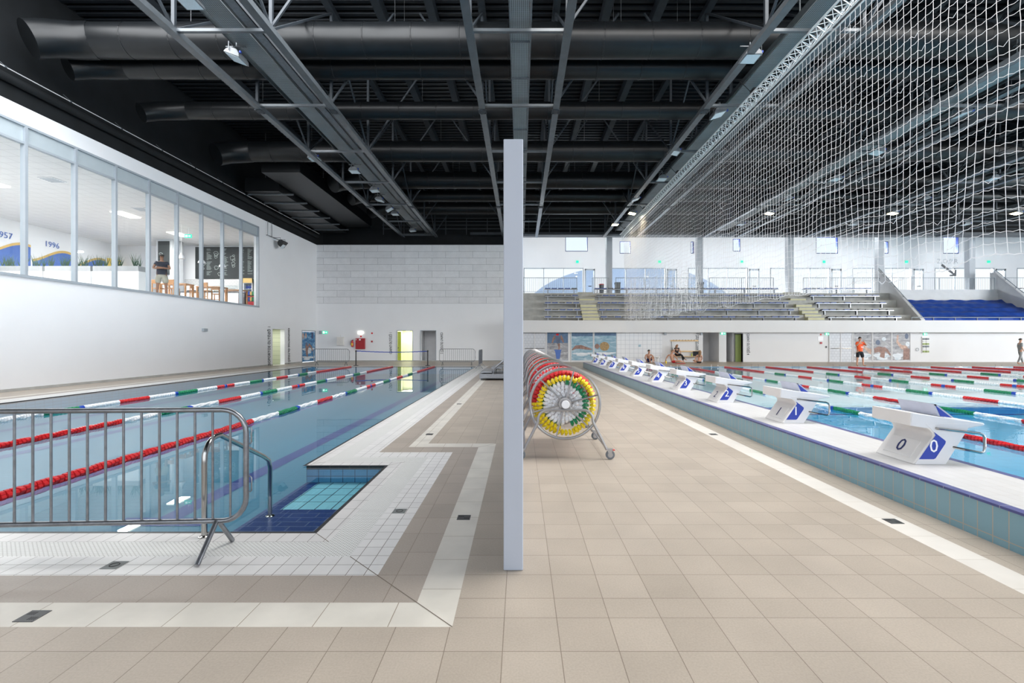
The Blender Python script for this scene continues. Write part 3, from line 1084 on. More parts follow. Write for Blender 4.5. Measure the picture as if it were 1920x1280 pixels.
def fridge(loc, w, h, body, head, label, inner):
    t = thing('drinks_fridge', label, 'fridge', loc, 0, 'cafe drinks fridges')
    b = MB()
    b.box(-w / 2, -w / 2 + 0.05, -0.3, 0.3, 0, h)
    b.box(w / 2 - 0.05, w / 2, -0.3, 0.3, 0, h)
    b.box(-w / 2, w / 2, 0.25, 0.3, 0, h)
    b.box(-w / 2, w / 2, -0.3, 0.3, 0, 0.2)
    b.box(-w / 2, w / 2, -0.3, 0.3, h - 0.3, h)
    b.build('body', body, t)
    b = MB()
    b.box(-w / 2, w / 2, -0.33, -0.3, h - 0.28, h + 0.03)
    b.build('header_sign', head, t, bevel=0.02)
    b = MB()
    b.box(-w / 2 + 0.05, w / 2 - 0.05, -0.3, -0.28, 0.2, h - 0.3)
    b.build('glass_door', 'glass', t)
    for k in range(4):
        b = MB()
        b.box(-w / 2 + 0.05, w / 2 - 0.05, -0.2, 0.25, 0.25 + k * 0.36, 0.27 + k * 0.36)
        s_ = b.build('shelf', 'whitep', t)
        b = MB()
        for q in range(5):
            b.lathe([(0.035, 0), (0.035, 0.17), (0.012, 0.22), (0.012, 0.26)], 8, (-w / 2 + 0.12 + q * (w - 0.24) / 4, -0.1, 0.27 + k * 0.36))
        tag(b.build('bottle_row', inner, s_), kind='stuff')


fridge((-18.0, 32.2, CF), 0.62, 2.0, 'whitep', 'gold', 'white drinks fridge with blue inside and brown header', 'blue')
fridge((-17.25, 32.2, CF), 0.68, 2.02, 'seat_dark', 'green', 'dark drinks fridge with a green header at the end of the cafe', 'green')
t = thing('freezer_chest', 'red and white chest freezer before the cafe fridges', 'freezer', (-17.1, 31.4, CF))
b = MB()
b.box(-0.6, 0.6, -0.3, 0.3, 0, 0.8)
b.build('body', 'redbox', t)
b = MB()
b.box(-0.62, 0.62, -0.32, 0.32, 0.8, 0.86)
b.build('lid', 'whitep', t)
t = thing('snack_rack', 'low rack of colourful snack bags beside the last cafe pane', 'rack', (-16.75, 30.2, CF))
b = MB()
for z in (0.0, 0.35, 0.7):
    b.box(-0.4, 0.4, -0.15, 0.15, z, z + 0.02)
b.box(-0.4, -0.37, -0.15, 0.15, 0, 0.9)
b.box(0.37, 0.4, -0.15, 0.15, 0, 0.9)
b.build('frame', 'blackp', t)
for q in range(12):
    b = MB()
    x = -0.33 + (q % 6) * 0.125
    z = 0.37 + (q // 6) * 0.35
    b.prism([(x, z), (x + 0.1, z), (x + 0.11, z + 0.12), (x + 0.1, z + 0.25), (x, z + 0.25), (x - 0.01, z + 0.12)], 'Y', -0.12, -0.04)
    b.build('snack_bag', ['redbox', 'blue', 'gold', 'green', 'orange_red', 'yellow'][q % 6], t)

for (px, yy) in ((340, 26.5), (378, 28.0), (417, 29.5)):
    x = (px - 976) * yy / 906.7
    nm = {340: 'left', 378: 'middle', 417: 'right'}[px]
    t = thing('pendant_lamp', 'white bell pendant lamp hanging in the cafe, %s one of three' % nm, 'pendant lamp', (x, yy, 6.1), 0, 'cafe pendant lamps')
    b = MB()
    b.lathe([(0.2, 0), (0.19, 0.05), (0.13, 0.15), (0.06, 0.22), (0.04, 0.3)], 16)
    b.build('lamp_shade', 'white_gloss', t, smooth=True)
    b = MB()
    b.tube([(0, 0, 0.3), (0, 0, 1.9)], 0.008, 5)
    b.build('cord', 'whitep', t)
es = thing('exit_sign', 'green exit sign hanging from the cafe ceiling', 'exit sign', (-18.9, 27.5, 7.45))
b = MB()
b.box(-0.2, 0.2, -0.02, 0.02, 0, 0.2)
b.build('sign_plate', 'lit_green', es)
b = MB()
b.box(-0.01, 0.01, -0.01, 0.01, 0.2, 0.55)
b.build('hanger', 'whitep', es)
b = MB()
b.box(-0.14, -0.02, -0.025, -0.02, 0.05, 0.15)
b.prism([(0.02, 0.1), (0.08, 0.15), (0.08, 0.12), (0.15, 0.12), (0.15, 0.08), (0.08, 0.08), (0.08, 0.05)], 'Y', -0.026, -0.02)
b.build('pictogram', 'lit_white', es)

# ================================================================ things on the decks
def drain(loc, label, rz=0, kind='grid', grp='floor drains'):
    t = thing('floor_drain', label, 'drain', loc, rz, grp)
    b = MB()
    b.box(-0.058, 0.058, -0.058, 0.058, 0.0, 0.003)
    b.build('cover_plate', 'drain' if kind == 'grid' else 'pebble', t)
    if kind == 'grid':
        for q in (-1, 1):
            for k in range(4):
                b = MB()
                x = -0.045 + k * 0.012 + (0.05 if q > 0 else 0)
                b.box(x, x + 0.006, 0.01 if q < 0 else -0.04, 0.04 if q < 0 else -0.01, 0.003, 0.0036)
                b.build('slot', 'drain_slot', t)
    else:
        b = MB()
        pts = [(0.03 * math.cos(k * PI / 8), 0.03 * math.sin(k * PI / 8), 0.0035) for k in range(16)]
        b.tube(pts, 0.003, 4, closed=True)
        b.build('cover_ring', 'drain_slot', t)
    return t


def fx(px, py):
    """deck point under a place in the photograph, used only to read coordinates off it"""
    y = 1441.6 / (py - 639)
    return ((px - 976) * y / 906.7, y, 0)


drain((-2.82, fx(10, 1155)[1], 0), 'dark slotted floor drain in the cream strip nearest the bottom left corner')
drain((-0.51, fx(863, 970)[1], 0), 'dark slotted floor drain in the cream strip beside the partition foot')
drain((-1.55, fx(806, 814)[1], 0), 'small floor drain in the cream strip just beyond the strip\'s corner')
drain((-1.55, fx(860, 757)[1], 0), 'far floor drain in the cream strip beside the left pool')
drain((3.285, fx(1670, 977)[1], 0), 'dark slotted floor drain in the pale strip beside the starting wall')
drain((3.285, fx(1337, 814)[1], 0), 'small farther floor drain in the pale strip beside the starting wall')
drain((-1.13, fx(752, 958)[1], 0), 'round-marked grey inspection cover in the white tiles right of the steps', 0, 'round', 'inspection covers')
drain((fx(217, 1058)[0], 3.43, 0), 'round-marked grey inspection cover in the white tiles left of the barrier foot', 0, 'round', 'inspection covers')


# ---- crowd control barrier
def barrier(name='crowd_barrier', L=2.3):
    """steel barrier along local x, right end at the origin"""
    t = thing(name, '', 'barrier')
    b = MB()
    r, zt, zb = 0.17, 1.075, 0.245
    path = arc(-r, zt - r, r, 90, 0, 6, 0) + arc(-r, zb + r, r, 0, -90, 6, 0) + arc(-L + r, zb + r, r, -90, -180, 6, 0) + arc(-L + r, zt - r, r, 180, 90, 6, 0)
    b.tube(path, 0.0195, 10, closed=True)
    b.build('frame_tube', 'galv', t, smooth=True)
    n = int((L - 0.2) / 0.128)
    for k in range(n):
        x = -0.115 - k * 0.128
        b = MB()
        b.tube([(x, 0, zb + 0.01), (x, 0, zt - 0.01)], 0.0085, 8)
        b.build('bar', 'galv', t, smooth=True)
    for k, x in enumerate((-0.21, -L + 0.21)):
        for s in (-1, 1):
            b = MB()
            b.tube([(x, s * 0.01, zb), (x - 0.02 * (s < 0), s * 0.21, 0.012)], 0.0175, 10)
            b.build('foot', 'galv', t, smooth=True)
    for z0, z1 in ((0.82, 0.945), (0.46, 0.575)):
        b = MB()
        b.tube([(0, 0, z1), (0.032, 0, z1), (0.04, 0, z1 - 0.012), (0.04, 0, z0 + 0.012), (0.032, 0, z0), (0.0, 0, z0)], 0.005, 6)
        b.build('hook', 'galv', t, smooth=True)
    return t


b1 = barrier()
b1.location = (-2.06, 3.63, 0)
b1.rotation_euler = (0, 0, math.radians(3.0))
b1['label'] = 'galvanised steel crowd barrier in the left foreground before the pool'
b1['group'] = 'steel crowd barriers'
place_copy(b1, (-11.05, 31.2, 0), 'distant steel crowd barrier behind the pool before the swimmer picture', 0)
place_copy(b1, (-2.95, 31.3, 0), 'distant steel crowd barrier under the upright lettering right of the grey doorway', 0)
place_copy(b1, (-2.35, 29.6, 0), 'distant steel crowd barrier seen end-on at the far corner of the left pool', PI / 2)

# ---- pool handrails
for nm, x, lab in (('near', -2.57, 'bent stainless steel grab rail at the recessed pool steps'),):
    t = thing('grab_rail', lab, 'handrail', (0, 0, 0), 0, 'pool grab rails')
    b = MB()
    path = [(x, 3.93, 0.01), (x, 3.93, 0.58)] + [(x, 3.93 + 0.17 - 0.17 * math.cos(a), 0.62 + 0.17 * math.sin(a)) for a in [PI / 2 * i / 6 for i in range(1, 6)]]
    path += [(x, 4.14, 0.785), (x - 0.01, 4.86, 0.43), (x - 0.015, 4.96, 0.37), (x - 0.02, 5.0, 0.28), (x - 0.02, 5.0, -0.21)]
    b.tube(path, 0.0215, 12)
    b.build('rail_tube', 'inox', t, smooth=True)
    for (px_, py_, pz_) in ((x, 3.93, 0.0), (x - 0.02, 5.0, -0.22)):
        b = MB()
        b.lathe([(0.045, 0), (0.045, 0.006), (0.025, 0.016)], 14, (px_, py_, pz_))
        b.build('base_flange', 'inox', t, smooth=True)

# ---- belt barrier posts
posts = [(-10.55, 31.0), (-5.95, 31.0)]
post0 = None
for (x, y), lab in zip(posts, ('black belt barrier post left of the fire cabinet', 'black belt barrier post before the grey doorway')):
    if post0 is None:
        post0 = thing('belt_post', lab, 'barrier post', (x, y, 0), 0, 'belt barrier posts')
        b = MB()
        b.lathe([(0.17, 0), (0.17, 0.02), (0.05, 0.05), (0.035, 0.06)], 16)
        b.build('base', 'blackp', post0, smooth=True)
        b = MB()
        b.tube([(0, 0, 0.05), (0, 0, 0.9)], 0.035, 10)
        b.build('pole', 'blackp', post0, smooth=True)
        b = MB()
        b.lathe([(0.05, 0.88), (0.05, 0.98), (0.03, 1.0)], 12)
        b.build('belt_head', 'blackp', post0, smooth=True)
    else:
        place_copy(post0, (x, y, 0), lab)
b = MB()
pts = [(-10.5 + 4.5 * i / 16, 31.0, 0.94 - 0.07 * math.sin(PI * i / 16)) for i in range(17)]
for p, q in zip(pts[:-1], pts[1:]):
    b.box(p[0], q[0], 30.995, 31.003, p[2] - 0.025, p[2] + 0.025)
tag(b.build('belt', 'blue'), 'blue belt stretched between the two black barrier posts', 'barrier belt')


# ---- starting blocks
def starting_block(n):
    t = thing('starting_block', '', 'starting block')
    W = 0.54
    b = MB()   # body with slanting back, seen from its numbered side; local x runs towards the water
    side = [(0.0, 0.0), (0.335, 0.0), (0.565, 0.36), (0.575, 0.41), (0.545, 0.455), (0.09, 0.40), (0.17, 0.355), (0.198, 0.325), (0.205, 0.29)]
    b.prism(side, 'Y', 0.0, W)
    b.build('body', 'block_grey', t, bevel=0.012)
    b = MB()
    b.prism([(-0.03, 0.398), (0.12, 0.375), (0.50, 0.36), (0.735, 0.40), (0.735, 0.425), (-0.02, 0.535)], 'Y', -0.004, W + 0.004)
    b.build('top_plate', 'white_gloss', t, bevel=0.01)
    b = MB()
    b.prism([(-0.034, 0.40), (-0.026, 0.40), (-0.018, 0.533), (-0.028, 0.531)], 'Y', 0.0, W)
    b.build('rear_edge', 'block_grey', t)
    b = MB()   # white side cheeks
    for y0, y1 in ((-0.006, 0.0), (W, W + 0.006)):
        b = MB()
        b.prism([(0.012, 0.0), (0.33, 0.0), (0.56, 0.36), (0.57, 0.42), (0.12, 0.42), (0.18, 0.365), (0.212, 0.33), (0.216, 0.29)], 'Y', y0, y1)
        b.build('side_cheek', 'white_gloss', t, bevel=0.004)
    # recessed number field on the slanting back
    ux, uz = 0.205 / 0.3551, 0.29 / 0.3551
    nx, nz = -uz, ux

    def bp(s, y, d):
        return (ux * s + nx * d, y, uz * s + nz * d)
    b = MB()
    b.add([bp(0.06, 0.08, 0.006), bp(0.06, W - 0.08, 0.006), bp(0.27, W - 0.08, 0.012), bp(0.27, 0.08, 0.012),
           bp(0.06, 0.08, -0.01), bp(0.06, W - 0.08, -0.01), bp(0.27, W - 0.08, -0.01), bp(0.27, 0.08, -0.01)],
          [(0, 1, 2, 3), (0, 4, 5, 1), (1, 5, 6, 2), (2, 6, 7, 3), (3, 7, 4, 0)])
    b.build('number_field', 'block_grey', t, bevel=0.004)
    ang = math.atan2(uz, ux)
    o = text_obj('back_number', str(n), 0.21, bp(0.165, W / 2, 0.013), (0, 0, 0), 'navy_print', t, extrude=0.001)
    # text lies in its own xy plane: x to the reader's right (-Y), y up the slope
    R = Matrix(((0, ux, nx), (-1, 0, 0), (0, uz, nz))).to_4x4()
    o.rotation_euler = R.to_euler()
    # blue side panel with the number
    b = MB()
    b.prism([(0.055, 0.055), (0.205, 0.055), (0.225, 0.065), (0.325, 0.215), (0.33, 0.24), (0.315, 0.255), (0.21, 0.335), (0.225, 0.30)], 'Y', -0.009, -0.0065)
    b.build('side_panel', 'bluelogo', t)
    text_obj('side_number', str(n), 0.19, (0.205, -0.011, 0.185), (PI / 2, 0, 0), 'white_ink', t, extrude=0.001)
    # adjustable footrest wedge
    b = MB()
    b.prism([(0.235, 0.615), (0.262, 0.618), (0.45, 0.475), (0.425, 0.475)], 'Y', 0.03, W - 0.03)
    b.prism([(0.235, 0.615), (0.262, 0.618), (0.305, 0.495), (0.28, 0.495)], 'Y', 0.03, W - 0.03)
    b.build('footrest', 'footrest', t)
    b = MB()
    b.prism([(0.256, 0.602), (0.305, 0.492), (0.42, 0.478)], 'Y', 0.026, 0.032)
    b.build('footrest_cheek', 'bluelogo', t)
    # stainless grab loops
    for y in (-0.03, W + 0.03):
        b = MB()
        s = 1 if y > 0 else -1
        b.tube([(0.23, y - s * 0.03, 0.375), (0.235, y, 0.375), (0.66, y, 0.325), (0.695, y, 0.31), (0.71, y, 0.28), (0.71, y, 0.165),
                (0.70, y, 0.135), (0.67, y, 0.125), (0.45, y, 0.17), (0.40, y - s * 0.04, 0.18)], 0.0125, 8)
        b.build('grab_handle', 'inox', t, smooth=True)
    return t


for k in range(10):
    t = starting_block(k)
    t.location = (4.06, 5.0 + 2.5 * k, PT)
    t['label'] = 'white starting block with blue panel numbered %d' % k
    t['group'] = 'starting blocks on the raised wall'

# ---- lane ropes
FL = {}


def float_mesh(L, r, pitch, colour, dense):
    key = (round(L, 2), r, colour, dense)
    if key in FL:
        return FL[key]
    b = MB()
    n = max(1, int(L / pitch))
    if dense:
        for i in range(n):
            y = L * (i + 0.5) / n
            h = L / n
            ph = i * 0.35
            for k in range(3):
                a = ph + k * 2 * PI / 3
                c = (0.4 * r * math.cos(a), y, 0.4 * r * math.sin(a))
                b.lathe([(0.25 * r, -h * 0.46), (0.62 * r, -h * 0.36), (0.62 * r, h * 0.36), (0.25 * r, h * 0.46)], 7, c, 'Y')
    else:
        prof = []
        for i in range(n):
            y = L * i / n
            h = L / n
            prof += [(0.45 * r, y + 0.02 * h), (r, y + 0.2 * h), (r, y + 0.8 * h), (0.45 * r, y + 0.98 * h)]
        b.lathe(prof, 8, (0, 0, 0), 'Y')
    me = b.build('float_section', colour, None)
    FL[key] = me
    return me


used_fl = set()


def lane_rope(x, y0, y1, label, group, seq, r=0.052, dense_to=0, z=0.012):
    """seq: list of (length, colour) from the near end towards the far end, repeated"""
    t = thing('lane_rope', label, 'lane rope', (x, y0, z), 0, group)
    b = MB()
    b.tube([(0, 0, 0), (0, y1 - y0 + 0.3, 0.0)], 0.006, 5)
    b.build('cable', 'inox', t)
    y = y0
    i = 0
    while y < y1 - 0.05:
        L, c = seq[min(i, len(seq) - 1)]
        i += 1
        L = min(L, y1 - y)
        src = float_mesh(L, r, 0.062 if y < dense_to else 0.09, c, y < dense_to)
        if src.name in used_fl:
            o = src.copy()
            COL.objects.link(o)
        else:
            o = src
            used_fl.add(src.name)
        o.parent = t
        o.location = (0, y - y0, 0)
        y += L
    return t


def z_of(py):
    return 1441.6 / (py - 639)


# one-metre colour sections, five red metres at each end, mirrored about the middle of the pool
R_, W_, G_, B_ = 'red', 'whitep', 'green', 'blue'
half = [(1.0, W_), (0.86, G_), (0.14, B_), (1.0, W_), (1.0, R_), (1.0, W_), (0.14, B_), (0.86, G_), (1.0, W_)]
PAT = half + [(0.42, R_), (0.16, B_), (0.42, R_)] + half[::-1]


def full_seq(start, end):
    return [(9.5 - start, R_)] + PAT + [(end - 24.5, R_)]


lane_rope(-5.28, 4.25, 29.6, 'lane rope nearest the recessed steps of the small pool', 'lane ropes in the small pool', full_seq(4.25, 29.6), dense_to=15)
lane_rope(-7.83, 4.25, 29.6, 'middle lane rope of the three in the small pool', 'lane ropes in the small pool', full_seq(4.25, 29.6), dense_to=12)
lane_rope(-10.38, 4.25, 29.6, 'lane rope farthest left, nearest the white wall', 'lane ropes in the small pool', full_seq(4.25, 29.6), dense_to=10)
ordn = ['first', 'second', 'third', 'fourth', 'fifth', 'sixth', 'seventh', 'eighth', 'ninth', 'tenth']
for i in range(10):
    lane_rope(7.37 + 2.5 * i, 4.5, 29.3, 'lane rope of the big pool, %s out from the starting blocks' % ordn[i], 'lane ropes in the big pool', full_seq(4.5, 29.3), dense_to=(15 if i < 2 else 0), r=0.048)
# rope anchors at the far edge
anc = None
for i in range(9):
    x = 9.87 + 2.5 * i - 0.42
    lab = 'steel rope anchor at the far edge of the big pool, %s from the left' % ordn[i]
    if anc is None:
        anc = thing('rope_anchor', lab, 'rope anchor', (x, 29.75, 0), 0, 'rope anchors on the far edge')
        b = MB()
        b.box(-0.25, 0.25, 0.0, 0.06, 0, 0.02)
        b.build('base', 'inox', anc)
        for s in (-0.2, 0.2):
            b = MB()
            b.tube([(s, 0.03, 0.02), (s, 0.03, 0.14)], 0.012, 6)
            b.build('pin', 'inox', anc)
    else:
        place_copy(anc, (x, 29.75, 0), lab)


# ---- reels of wound lane ropes
def bead_ring(b, r, y, a0, a1, size, pitch=0.052, jit=0.006, R=random):
    n = max(1, int(math.radians(a1 - a0) * r / pitch))
    for i in range(n):
        a = math.radians(a0) + (math.radians(a1 - a0)) * (i + 0.5) / n
        rr = r + R.uniform(-jit, jit)
        c = Vector((rr * math.cos(a), y + R.uniform(-jit, jit), rr * math.sin(a)))
        tdir = Vector((-math.sin(a), R.uniform(-0.12, 0.12), math.cos(a))).normalized()
        rd = Vector((math.cos(a), 0, math.sin(a)))
        yd = tdir.cross(rd).normalized()
        rd = yd.cross(tdir)
        vs = []
        hw = pitch * 0.40
        for (off, sc_) in ((-hw, 0.7), (-hw * 0.8, 1.0), (hw * 0.55, 1.0), (hw * 0.62, 0.7), (hw * 1.2, 0.6)):
            for k in range(8):
                ph = 2 * PI * k / 8
                lob = 0.86 * size * sc_ * (1.0 if k % 2 == 0 else 0.8)
                vs.append(c + tdir * off + rd * math.cos(ph) * lob + yd * math.sin(ph) * lob)
        fs = []
        for q in range(4):
            for k in range(8):
                k2 = (k + 1) % 8
                fs.append((q * 8 + k, q * 8 + k2, (q + 1) * 8 + k2, (q + 1) * 8 + k))
        fs += [tuple(range(8))[::-1], tuple(32 + k for k in range(8))]
        b.add(vs, fs)


def reel(first, outer, outer2):
    t = thing('rope_reel', '', 'rope reel')
    ZC, R0, D = 0.735, 0.475, 1.15
    for y in (0.0, D):
        b = MB()
        b.tube([(R0 * math.cos(a), y, ZC + R0 * math.sin(a)) for a in [2 * PI * k / 48 for k in range(48)]], 0.0195, 8, closed=True)
        b.build('rim', 'reel_metal', t, smooth=True)
        for k in range(6):
            a = math.radians(15 + 60 * k + (0 if y == 0 else 20))
            b = MB()
            b.tube([(0.06 * math.cos(a), y, ZC + 0.06 * math.sin(a)), (R0 * math.cos(a), y, ZC + R0 * math.sin(a))], 0.012, 6)
            b.build('spoke', 'reel_metal', t, smooth=True)
        b = MB()
        b.lathe([(0.085, -0.012), (0.085, 0.012)], 20, (0, y, ZC), 'Y')
        b.build('hub_plate', 'reel_metal', t, smooth=True)
    b = MB()
    b.tube([(0, -0.07, ZC), (0, D + 0.07, ZC)], 0.038, 14)
    b.build('axle', 'reel_metal', t, smooth=True)
    b = MB()
    b.lathe([(0.052, -0.10), (0.056, -0.095), (0.056, -0.07)], 20, (0, 0, ZC), 'Y')
    b.build('hub_cap', 'whitep', t, smooth=True)
    b = MB()
    for a in [2 * PI * k / 6 for k in range(6)]:
        b.tube([(0.12 * math.cos(a), 0, ZC + 0.12 * math.sin(a)), (0.12 * math.cos(a), D, ZC + 0.12 * math.sin(a))], 0.01, 6)
    b.build('drum', 'reel_metal', t)
    # end frames with castors
    for y in (-0.08, D + 0.08):
        b = MB()
        path = [(-0.555, y, 0.13), (-0.37, y, 0.50)] + [(-0.37 + 0.13 - 0.13 * math.cos(a) - 0.0, y, 0.53 + 0.13 * math.sin(a)) for a in [PI / 2 * i / 5 for i in range(1, 6)]]
        path += [(p[0] * -1, p[1], p[2]) for p in path[::-1]]
        b.tube(path, 0.0195, 8)
        b.build('end_frame', 'reel_metal', t, smooth=True)
        for s in (-1, 1):
            x = s * 0.60
            w = MB()
            w.lathe([(0.028, -0.016), (0.058, -0.014), (0.062, -0.008), (0.062, 0.008), (0.058, 0.014), (0.028, 0.016)], 18, (x, y, 0.062), 'Y')
            wo = w.build('castor_wheel', 'rubber', t, smooth=True)
            w = MB()
            w.lathe([(0.035, -0.019), (0.035, 0.019)], 14, (x, y, 0.062), 'Y')
            w.build('wheel_hub', 'reel_metal', wo, smooth=True)
            w = MB()
            w.prism([(x - s * 0.05, 0.14), (x + s * 0.03, 0.14), (x + s * 0.012, 0.055), (x - s * 0.012, 0.055)], 'Y', y - 0.027, y - 0.021)
            w.prism([(x - s * 0.05, 0.14), (x + s * 0.03, 0.14), (x + s * 0.012, 0.055), (x - s * 0.012, 0.055)], 'Y', y + 0.021, y + 0.027)
            w.box(min(x - s * 0.06, x + s * 0.03), max(x - s * 0.06, x + s * 0.03), y - 0.03, y + 0.03, 0.135, 0.148)
            w.build('castor_fork', 'reel_metal', t)
            if y < 0:
                w = MB()
                w.box(min(x, x + s * 0.06), max(x, x + s * 0.06), y - 0.02, y + 0.02, 0.12, 0.132)
                w.build('castor_brake', 'red', t)
    b = MB()
    for s in (-1, 1):
        b.tube([(s * 0.55, -0.08, 0.15), (s * 0.55, D + 0.08, 0.15)], 0.014, 6)
    b.build('base_rail', 'reel_metal', t, smooth=True)
    # the wound rope, section by section of one colour
    Rr = random.Random(hash(outer) % 97 if False else len(outer))

    def sec(colour, items):
        q = MB()
        for (r, y, a0, a1, size) in items:
            bead_ring(q, r, y, a0, a1, size, R=Rr)
        for i, v in enumerate(q.v):
            q.v[i] = (v[0], v[1], v[2] + ZC)
        q.build('float_section', colour, t)
    if first:
        y0 = 0.06
        sec('red', [(0.415, y0 + 0.03, 50, 178, 0.05), (0.415, y0 + 0.13, 40, 180, 0.05)])
        sec('yellow', [(0.345, y0, 60, 185, 0.05), (0.405, y0 + 0.03, 178, 300, 0.05), (0.39, y0, -70, 62, 0.05), (0.345, y0 + 0.01, 185, 262, 0.05)])
        sec('green', [(0.285, y0 - 0.005, -75, 88, 0.055), (0.30, y0 + 0.06, 88, 262, 0.045)])
        sec('whitep', [(0.225, y0, -90, 90, 0.05), (0.262, y0 + 0.0, 90, 270, 0.05), (0.205, y0 + 0.01, 90, 270, 0.05), (0.165, y0 + 0.01, -90, 90, 0.05), (0.145, y0 + 0.015, 90, 270, 0.045), (0.11, y0 + 0.02, 0, 360, 0.045)])
        sec('red', [(0.415, y0 + 0.23 + 0.1 * k, 0, 190, 0.05) for k in range(3)])
        sec('whitep', [(0.40, y0 + 0.55 + 0.1 * k, 0, 190, 0.05) for k in range(2)])
        sec('red', [(0.405, y0 + 0.78 + 0.1 * k, 0, 190, 0.05) for k in range(3)])
    else:
        c = [outer, outer2, outer, 'green']
        for j in range(4):
            sec(c[j], [(0.415 - 0.02 * (j % 2), 0.08 + 0.27 * j + 0.095 * k, -20, 200, 0.052) for k in range(3)])
        sec('whitep', [(0.33, 0.08, -60, 240, 0.05), (0.26, 0.08, 0, 360, 0.05)])
    return t


r1 = reel(True, 'red', 'red')
r1.location = (0.605, 6.58, 0)
tag(r1, 'nearest steel reel wound with yellow, red, green and white lane floats', None, 'rope reels along the partition')
r2 = reel(False, 'red', 'red')
r2.location = (0.605, 8.95, 0)
tag(r2, 'second steel rope reel from the front, wound with red floats', None, 'rope reels along the partition')
r3 = reel(False, 'orange_red', 'orange_red')
r3.location = (0.605, 11.3, 0)
tag(r3, 'third rope reel from the front, wound with orange-red floats', None, 'rope reels along the partition')
r4 = reel(False, 'red', 'whitep')
r4.location = (0.605, 13.7, 0)
tag(r4, 'fourth rope reel from the front, wound with red and white floats', None, 'rope reels along the partition')
place_copy(r3, (0.605, 16.2, 0), 'fifth rope reel from the front beside the partition')
place_copy(r4, (0.605, 18.7, 0), 'sixth rope reel from the front beside the partition')
place_copy(r2, (0.605, 21.2, 0), 'farthest rope reel beside the partition')

# ---- mobile steel platform left of the partition
t = thing('mobile_platform', 'low galvanised steel platform with mesh guard and sloping handrail left of the partition', 'platform', (-1.66, 19.5, 0))
b = MB()
b.box(0, 1.45, 0, 2.4, 0.08, 0.26)
b.build('base_frame', 'galv', t)
for k in range(2):
    b = MB()
    b.box(0.06 + 0.42 * k, 0.5 + 0.42 * k, 0.1, 2.3, 0.30 + 0.17 * k, 0.36 + 0.17 * k)
    b.build('step', 'galv', t)
for y in (0.05, 2.35):
    b = MB()
    b.tube([(0.55, y, 0.26), (0.62, y, 0.50), (1.45, y, 1.18)], 0.028, 8)
    b.build('handrail', 'galv', t)
    b = MB()
    for k in range(10):
        x = 0.68 + 0.078 * k
        b.tube([(x, y, 0.27), (x, y, 0.5 + (x - 0.62) * 0.82)], 0.005, 4)
    for k in range(8):
        z = 0.34 + 0.1 * k
        b.tube([(max(0.62, 0.62 + (z - 0.5) / 0.82), y, z), (1.45, y, z)], 0.005, 4)
    b.build('mesh_guard', 'galv', t)
for x in (0.08, 1.37):
    for y in (0.1, 2.3):
        b = MB()
        b.lathe([(0.04, 0), (0.04, 0.08)], 10, (x, y, 0))
        b.build('foot', 'rubber', t)

# ================================================================ doors, lettering and equipment on the end walls
KL = 38.0 / 906.7


def lx(px):
    return (px - 976) * KL


def lz(py):
    return EYE + (639 - py) * KL


# corridor behind the open lime door
cr = MB()
cr.box(-9.9, -9.75, 38.3, 40.2, 0, 2.6)
cr.box(-8.45, -8.35, 38.3, 40.2, 0, 2.6)
cr.box(-9.9, -8.35, 40.1, 40.2, 0, 2.6)
cr.box(-9.9, -8.35, 38.3, 40.2, 2.45, 2.6)
cr.box(-9.9, -8.35, 38.3, 40.2, -0.1, -0.002)
struct('wall_changing_corridor', cr, 'lime_room')
area_light('corridor_lamp', (-9.1, 39.2, 2.42), (0, 0, 0), 0.9, 0.9, 26, (1.0, 1.0, 0.85))
o = MB()
o.box(-9.66, -9.40, 38.02, 38.06, 0.02, 2.32)
d1 = tag(o.build('door_1', 'green_wall'), 'lime green door leaf at the left side of the lit yellow doorway', None, None, 'structure')
h = MB()
h.box(-9.62, -9.58, 37.97, 38.02, 1.0, 1.1)
h.build('door_handle', 'blackp', d1)
lf = MB()
lf.box(-9.25, -8.95, 38.9, 39.1, 2.40, 2.449)
tag(lf.build('ceiling_light', 'lit'), 'small lit lamp inside the yellow doorway', 'ceiling light')
cr = MB()
cr.box(-7.95, -7.85, 38.3, 39.6, 0, 2.6)
cr.box(-6.65, -6.55, 38.3, 39.6, 0, 2.6)
cr.box(-7.95, -6.55, 39.5, 39.6, 0, 2.6)
cr.box(-7.95, -6.55, 38.3, 39.6, 2.42, 2.6)
cr.box(-7.95, -6.55, 38.3, 39.6, -0.1, -0.002)
struct('wall_grey_niche', cr, 'conc_light')
fr = MB()
for a, b_, z in ((-9.72, -8.46, 2.39), (-7.88, -6.62, 2.39)):
    for x in (a, b_ - 0.04):
        fr.box(x, x + 0.04, 37.97, 38.02, 0, z)
    fr.box(a, b_, 37.97, 38.02, z, z + 0.04)
struct('trim_1', fr, 'frame_grey')

# tiled shower doorway and swimmer picture in the left wall
sh = MB()
sh.box(-17.5, -17.4, 31.0, 33.3, 0, 2.5)
sh.box(-17.5, -16.3, 30.9, 31.0, 0, 2.5)
sh.box(-17.5, -16.3, 33.2, 33.3, 0, 2.5)
sh.box(-17.5, -16.3, 30.9, 33.3, 2.4, 2.5)
sh.box(-17.5, -16.3, 30.9, 33.3, -0.1, -0.002)
struct('wall_shower_room', sh, 'lime_tiles')
area_light('shower_lamp', (-16.9, 32.1, 2.38), (0, 0, 0), 0.7, 0.7, 14, (1, 1, 0.9))


